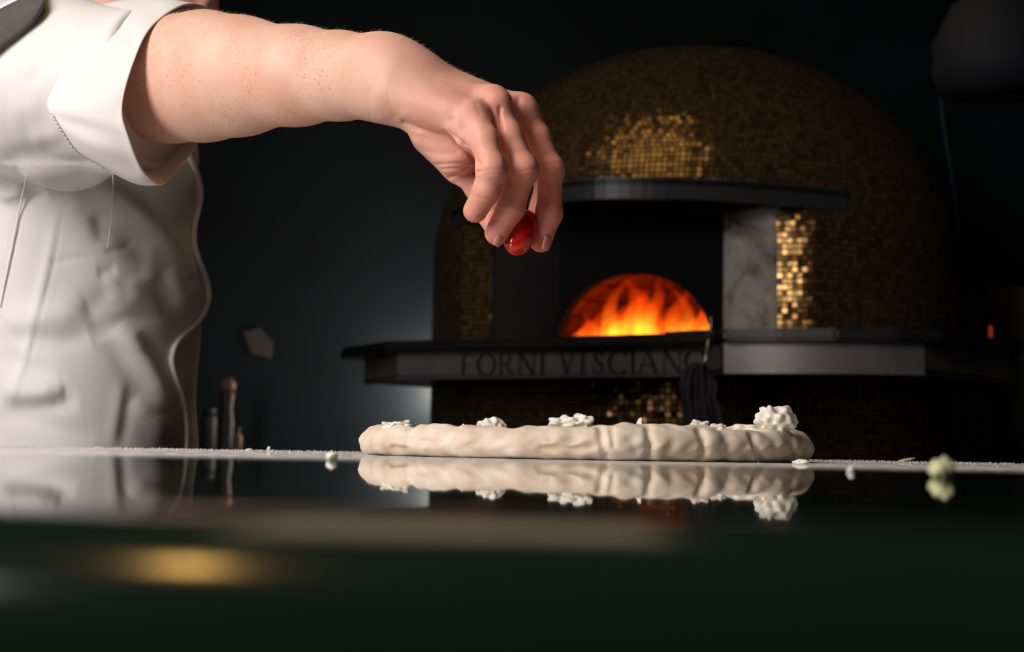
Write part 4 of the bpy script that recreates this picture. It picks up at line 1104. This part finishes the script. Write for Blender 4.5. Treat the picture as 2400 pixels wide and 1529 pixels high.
# the overlapping front panel stands proud of the layer beneath, up to its wavy edge
X, Yp = project(cV); em = catmull(EDGE, 160); ex = np.interp(Yp, em[:, 1], em[:, 0])
tocam = CP-cV; tocam /= np.linalg.norm(tocam, axis=1)[:, None]
st = np.clip((ex-X)/7.0, 0, 1); st = st*st*(3-2*st)
wf = np.clip(((cN*tocam).sum(1)+0.15)/0.3, 0, 1)*(Yp > 380)
fade = np.clip(1-(ex-X)/230.0, 0, 1)
cV = cV+cN*(0.0065*st*wf*(0.25+0.75*fade))[:, None]
coat = mesh_np('coat', cV-po, cF, M['coat'], person)
ep = [march(F_coat, x-5, y, 1.2, 2.0, 0.006) for x, y in em]
ys = [i for i, e in enumerate(ep) if e is not None]; yy = [ep[i][1] for i in ys]
Yi = np.interp(np.arange(len(ep)), ys, yy); Yi = np.convolve(np.pad(Yi, 8, 'edge'), np.ones(17)/17, 'valid')
edge = np.array([P(x, y, Yi[i]) for i, (x, y) in enumerate(em)])
tube('piping', edge-po, 0.0034, M['coat'], person, sides=8)
# side seam, loose thread
sm = [march(F_coat, x, y, 1.2, 1.9, 0.002) for x, y in catmull(Z3((130, 60), (90, 250), (50, 450), (15, 620), (0, 700)), 24)]
tube('side_seam', np.array([s for s in sm if s is not None])-po, 0.0012, M['thread'], person, sides=5)
tp = [march(F_coat, x, y, 1.2, 1.9, 0.006) for x, y in catmull([(264, 398), (265, 430), (264, 480), (259, 530), (252, 580)], 24)]
tube('loose_thread', np.array([s for s in tp if s is not None])-po, 0.0007, M['thread'], person, sides=5)

# rolled cuff: inner lining -> opening edge -> turned-back band -> hem
def ringp(pts, n=96): return catmull([P(*q) for q in pts], n, True)
OPEN = ringp([(432, 10, 1.225), (352, 58, 1.178), (308, 140, 1.154), (279, 250, 1.148), (296, 325, 1.156), (328, 400, 1.180), (372, 431, 1.215), (416, 388, 1.255), (456, 336, 1.295), (492, 240, 1.325), (506, 130, 1.325), (495, 36, 1.285)])
HEM = ringp([(238, 12, 1.285), (196, 60, 1.225), (160, 140, 1.190), (112, 238, 1.172), (140, 302, 1.172), (200, 366, 1.195), (295, 408, 1.230), (380, 400, 1.275), (420, 330, 1.325), (425, 240, 1.365), (405, 130, 1.375), (330, 30, 1.345)])
cen_o = OPEN.mean(0); cen_h = HEM.mean(0); ax_ = cen_h-cen_o; ax_ /= np.linalg.norm(ax_)
INN = cen_h+(HEM-cen_h)*0.86
rg = []
for t in np.linspace(0, 1, 10): rg.append(INN*(1-t)+(cen_o+(OPEN-cen_o)*0.975)*t)
for a in np.linspace(0.15*math.pi, 0.85*math.pi, 5): rg.append(cen_o+(OPEN-cen_o)*(1.0-0.02*math.cos(a))-ax_*0.004*math.sin(a))
bulge = lambda t: 1.0+0.05*math.sin(math.pi*t)
for t in np.linspace(0.04, 1, 14):
    b = OPEN*(1-t)+HEM*t; c = cen_o*(1-t)+cen_h*t
    b = c+(b-c)*bulge(t)*1.02
    an = np.arange(96)/96*2*math.pi
    b = b+(b-c)*(0.010*np.sin(5*an+3*t)+0.008*np.sin(9*an-2*t+1)+0.006*np.sin(14*an+5*t))[:, None]
    rg.append(b)
last = rg[-1]; rg.append(cen_h+(last-cen_h)*0.97+ax_*0.001); rg.append(cen_h+(last-cen_h)*0.955-ax_*0.008)
cuff = loft('rolled_cuff', np.array(rg)-po, M['coat'], person)
md = cuff.modifiers.new('sub', 'SUBSURF'); md.levels = 1; md.render_levels = 1
# zigzag hem stitching on the band
def stitching():
    n0, n1 = 24, 40; V = []
    hem = rg[-3]; inb = rg[-5]
    # choose the stretch of hem that runs along the lower left of the band
    X_, Y_ = project(hem)
    idx = [i for i in range(96) if 112 < X_[i] < 262 and 232 < Y_[i] < 400 and hem[i][1] < 1.24]
    idx = sorted(idx, key=lambda i: X_[i]); pts = []
    for k, i in enumerate(idx):
        for s in range(3):
            j = idx[min(k+1, len(idx)-1)]; t = s/3
            a = hem[i]*(1-t)+hem[j]*t; b = inb[i]*(1-t)+inb[j]*t
            q = a*0.85+b*0.15 if s % 2 else a*0.45+b*0.55
            c = cen_h; pts.append(q+(q-c)/np.linalg.norm(q-c)*0.0012+np.array([0, -0.0012, 0]))
    if len(pts) > 3: tube('hem_stitching', np.array(pts)-po, 0.0006, M['thread'], person, sides=5)
stitching()
# dark grey apron strap over the shoulder
def strap():
    top = catmull([(-160, 130), (-60, 62), (0, 26), (40, 6), (75, -12), (100, -30)], 40); bot = catmull([(-160, 285), (-60, 172), (0, 116), (42, 86), (78, 52), (104, 8)], 40)
    rows = []; Yt = None
    for (a, b) in zip(top, bot):
        row = []
        for t in np.linspace(0, 1, 7):
            x, y = a*(1-t)+b*t
            q = march(F_coat, x, y, 1.2, 1.75, 0.007)
            if q is not None: Yt = q[1]
            row.append(P(x, y, min(Yt or 1.5, 1.62)))
        rows.append(row)
    rows = np.array(rows)
    # smooth the distances along the band
    for _ in range(6): rows[1:-1] = (rows[:-2]+2*rows[1:-1]+rows[2:])/4
    o = loft('apron_strap', rows-po, M['strap'], person, closed=False)
    md = o.modifiers.new('s', 'SOLIDIFY'); md.thickness = 0.004; md.offset = 0
strap()
# trousers, shoes
def F_tr(p):
    p = p.astype(np.float32)
    d = rc(p, (-0.52, 1.66, 0.80), (-0.52, 1.66, 0.86), 0.115, 0.11, ND, 1.3)
    for s in (-1, 1):
        yy = 1.66+s*0.10
        d = smin(d, smin(rc(p, (-0.52, yy, 0.88), (-0.51, yy, 0.48), 0.098, 0.078), rc(p, (-0.51, yy, 0.48), (-0.53, yy, 0.09), 0.078, 0.066), 0.03), 0.03)
    return smax(d, np.maximum(z_lo-p[:, 2], p[:, 2]-0.86), 0.01)
z_lo = 0.06
tV, tF, tN = sdf_mesh(F_tr, (-0.72, 1.42, 0.03), (-0.32, 1.90, 1.0), 0.009)
mesh_np('trousers', tV-po, tF, M['trousers'], person)
for s in (-1, 1):
    yy = 1.66+s*0.10
    Fs = lambda p: smax(smin(rc(p, (-0.56, yy, 0.045), (-0.36, yy, 0.035), 0.048, 0.044), rc(p, (-0.54, yy, 0.05), (-0.53, yy, 0.11), 0.05, 0.045), 0.03), -(p[:, 2]-0.001), 0.006)
    sV, sF, sN = sdf_mesh(Fs, (-0.65, yy-0.08, -0.01), (-0.28, yy+0.08, 0.18), 0.007)
    mesh_np('shoe', sV-po, sF, M['shoe'], person)
# fine arm hair along the forearm
def arm_hair():
    X, Yp = project(arm_V); tocam = CP-arm_V; tocam /= np.linalg.norm(tocam, axis=1)[:, None]
    f = (Nn_arm*tocam).sum(1)
    m = np.where((X > 330) & (X < 1160) & (Yp < 250) & (f < 0.55) & (Nn_arm[:, 2] > 0.35))[0]
    pick = RNG.choice(m, min(1500, len(m)), replace=False); V = []; F = []
    for i in pick:
        p = arm_V[i]; n = Nn_arm[i]; t = np.array([1.0, 0, -0.1])+RNG.normal(0, .35, 3); t -= n*(t@n); t /= np.linalg.norm(t)
        l = RNG.uniform(.002, .0050); w = np.cross(n, t)*0.00005
        mid = p+t*l*.5+n*l*.40; tip = p+t*l+n*l*.45; b = len(V)
        V += [p-w, p+w, p+n*0.00007, mid-w*.7, mid+w*.7, mid+n*0.00005, tip]
        F += [[b, b+1, b+4], [b, b+4, b+3], [b+1, b+2, b+5], [b+1, b+5, b+4], [b+2, b, b+3], [b+2, b+3, b+5], [b+3, b+4, b+6], [b+4, b+5, b+6], [b+5, b+3, b+6]]
    o = mesh_np('arm_hair', np.array(V)-po, np.array(F), M['fuzz'], person); o['kind'] = 'stuff'
M['fuzz'] = simple('blond_arm_hair', (0.55, 0.36, 0.18), 0.5)
Nn_arm = Nn
arm_hair()

# tomato in the fingers
def tomato():
    a = P(1206, 584, 1.081); b = P(1232, 506, 1.092); c = (a+b)/2
    d = (a-b); L_ = np.linalg.norm(d); d /= L_
    bm = bmesh.new(); bmesh.ops.create_uvsphere(bm, u_segments=40, v_segments=24, radius=1.0)
    for v in bm.verts:
        p = v.co.copy(); w = 1.0+0.03*math.sin(3*math.atan2(p.y, p.x)+0.6)
        v.co = Vector((p.x*0.0130*w, p.y*0.0130*w, p.z*0.0215*(1-0.05*abs(p.z))+0.0006*math.sin(5*p.x+3*p.y)))
    o = mesh_bm('tomato', bm, M['tomato'], None, True)
    o.rotation_euler = Vector(d).to_track_quat('Z', 'Y').to_euler(); o.location = tuple(c)
    tag(o, 'shiny red plum tomato held in the fingertips of the outstretched hand', 'tomato')
    st = lump('tomato_glint', (0.0045, -0.0095, 0.0060), (0.0016, 0.0008, 0.0022), M['cheese'], 5, rough=0.4, sub=2, parent=o)  # white lump standing in for the glint on the skin
tomato()
# ------------------------------------------------------------------ things in the dark background
def reflection_on_wall():  # thin solid patch standing in for a blurred reflection on the wall
    V = [P(x, y, YB-0.004) for x, y in ((572, 778), (612, 770), (640, 805), (636, 842), (590, 830))]
    c = np.mean(V, 0); V2 = [v-c for v in V]+[v-c+np.array([0, -0.006, 0]) for v in V]; n = 5
    o = mesh_np('wall_reflection', V2, [list(range(n)), list(range(n, 2*n))[::-1]]+[[i, n+i, n+(i+1) % n, (i+1) % n] for i in range(n)], M['plate'], None, smooth=False)
    o.location = tuple(c); tag(o, 'small dull grey patch standing in for a reflection on the dark back wall between coat and oven', 'plate')
M['plate'] = simple('reflection_grey', (0.055, 0.05, 0.045), 0.7, metal=0.1, noise=0.2, scale=20)  # grey of the stand-in reflection, put into the colour
reflection_on_wall()
# back table with utensils, mostly hidden behind the counter edge
TX = P(530, 1040, 4.9)[0]
bt = empty('back_table', (TX, 4.95, 0)); tag(bt, 'low dark work table behind the counter beside the coat', 'table')
box('table_top', (-0.35, -0.25, 0.84), (0.35, 0.25, 0.87), M['dark_wall'], bt, 0.004)
for sx in (-1, 1):
    for sy in (-1, 1): box('leg', (sx*0.31-0.02, sy*0.21-0.02, 0), (sx*0.31+0.02, sy*0.21+0.02, 0.84), M['dark_wall'], bt)
def lathe(name, prof, mat, parent=None, n=28):
    rings = [[(r*math.cos(a), r*math.sin(a), z) for a in np.linspace(0, 2*math.pi, n, endpoint=False)] for r, z in prof]
    return loft(name, rings, mat, parent, caps=True)
def shelf_things():
    x = P(530, 1000, 4.85)[0]
    pot = empty('pepper_mill', (x, 4.85, 0.87)); tag(pot, 'blurred dark pepper mill with a tan wooden top behind the coat', 'mill')
    lathe('mill_body', [(0.030, 0), (0.032, 0.006), (0.024, 0.05), (0.027, 0.10), (0.020, 0.15), (0.026, 0.20), (0.024, 0.206)], M['potmetal'], pot)
    lathe('mill_top', [(0.018, 0.206), (0.027, 0.215), (0.028, 0.235), (0.018, 0.252), (0.006, 0.258)], M['wood'], pot)
    b = empty('sauce_bottle', (P(547, 1040, 4.80)[0]+0.02, 4.76, 0.87)); tag(b, 'small orange bottle standing right of the dark pepper mill', 'bottle')
    lathe('bottle_body', [(0.014, 0), (0.016, 0.002), (0.016, 0.055), (0.008, 0.066), (0.008, 0.072)], M['wood'], b)
    lathe('bottle_cap', [(0.010, 0.070), (0.010, 0.082), (0.009, 0.084)], M['blackmetal'], b)
    c = empty('steel_shaker', (P(490, 1000, 5.0)[0], 5.0, 0.87)); tag(c, 'narrow dark shaker between the coat and the pepper mill', 'shaker')
    lathe('shaker_body', [(0.026, 0), (0.028, 0.003), (0.026, 0.12), (0.022, 0.13)], M['potmetal'], c)
    lathe('shaker_lid', [(0.023, 0.13), (0.023, 0.15), (0.015, 0.158)], M['potmetal'], c)
M['potmetal'] = simple('dark_pot_steel', (0.02, 0.02, 0.024), 0.6, metal=0.2, noise=0.2)
shelf_things()
# right-hand side: cabinet, hanging shade, cable
def right_side():
    cab = empty('side_cabinet', (P(2350, 800, 4.9)[0]+0.16, 5.05, 0)); tag(cab, 'dark grey cabinet at the right edge behind the counter', 'cabinet')
    l = P(2314, 700, 4.9)[0]-cab.location[0]
    box('cabinet_body', (l, -0.15, 0), (l+0.55, 0.15, P(2350, 672, 4.9)[2]), M['cab'], cab, 0.006)
    box('cabinet_door', (l+0.02, -0.162, 0.12), (l+0.26, -0.15, P(2350, 690, 4.9)[2]), M['cab'], cab, 0.003)
    box('cabinet_door', (l+0.28, -0.162, 0.12), (l+0.53, -0.15, P(2350, 690, 4.9)[2]), M['cab'], cab, 0.003)
    box('indicator_light', (l+0.004, -0.156, P(2290, 790, 4.9)[2]), (l+0.014, -0.15, P(2290, 765, 4.9)[2]), M['redlamp'], cab)
    # hanging lamp shade, top right
    c = P(2330, 110, 3.0)
    sh = empty('pendant_lamp', (c[0], 3.0, c[2]-0.10)); tag(sh, 'dark blue-grey hanging lamp shade in the top right corner', 'lamp')
    lathe('lamp_shade', [(0.115, 0.0), (0.13, 0.05), (0.125, 0.12), (0.09, 0.19), (0.03, 0.23)], M['shade'], sh)
    tube('lamp_cord', [(0, 0, 0.22), (0, 0, ZC-c[2]+0.10)], 0.006, M['blackmetal'], sh)
    cb = tube('power_cable', [P(2186, 100, 4.8), P(2200, 200, 4.8), P(2214, 310, 4.8), P(2232, 420, 4.8), P(2246, 520, 4.8), P(2252, 700, 4.8), P(2256, 1000, 4.8)], 0.006, M['cable'], None, n=40)
    tag(cb, 'thin dark blue cable hanging down the right side of the oven', 'cable')
M['cab'] = simple('dark_grey_cabinet', (0.045, 0.043, 0.046), 0.5, noise=0.1)
M['redlamp'] = simple('red_indicator', (0.3, 0.02, 0.01), 0.4, emit=(1, 0.1, 0.03), es=0.25)
M['shade'] = simple('blue_grey_enamel', (0.006, 0.008, 0.013), 0.8)
M['cable'] = simple('dark_blue_cable', (0.02, 0.03, 0.09), 0.5)
right_side()
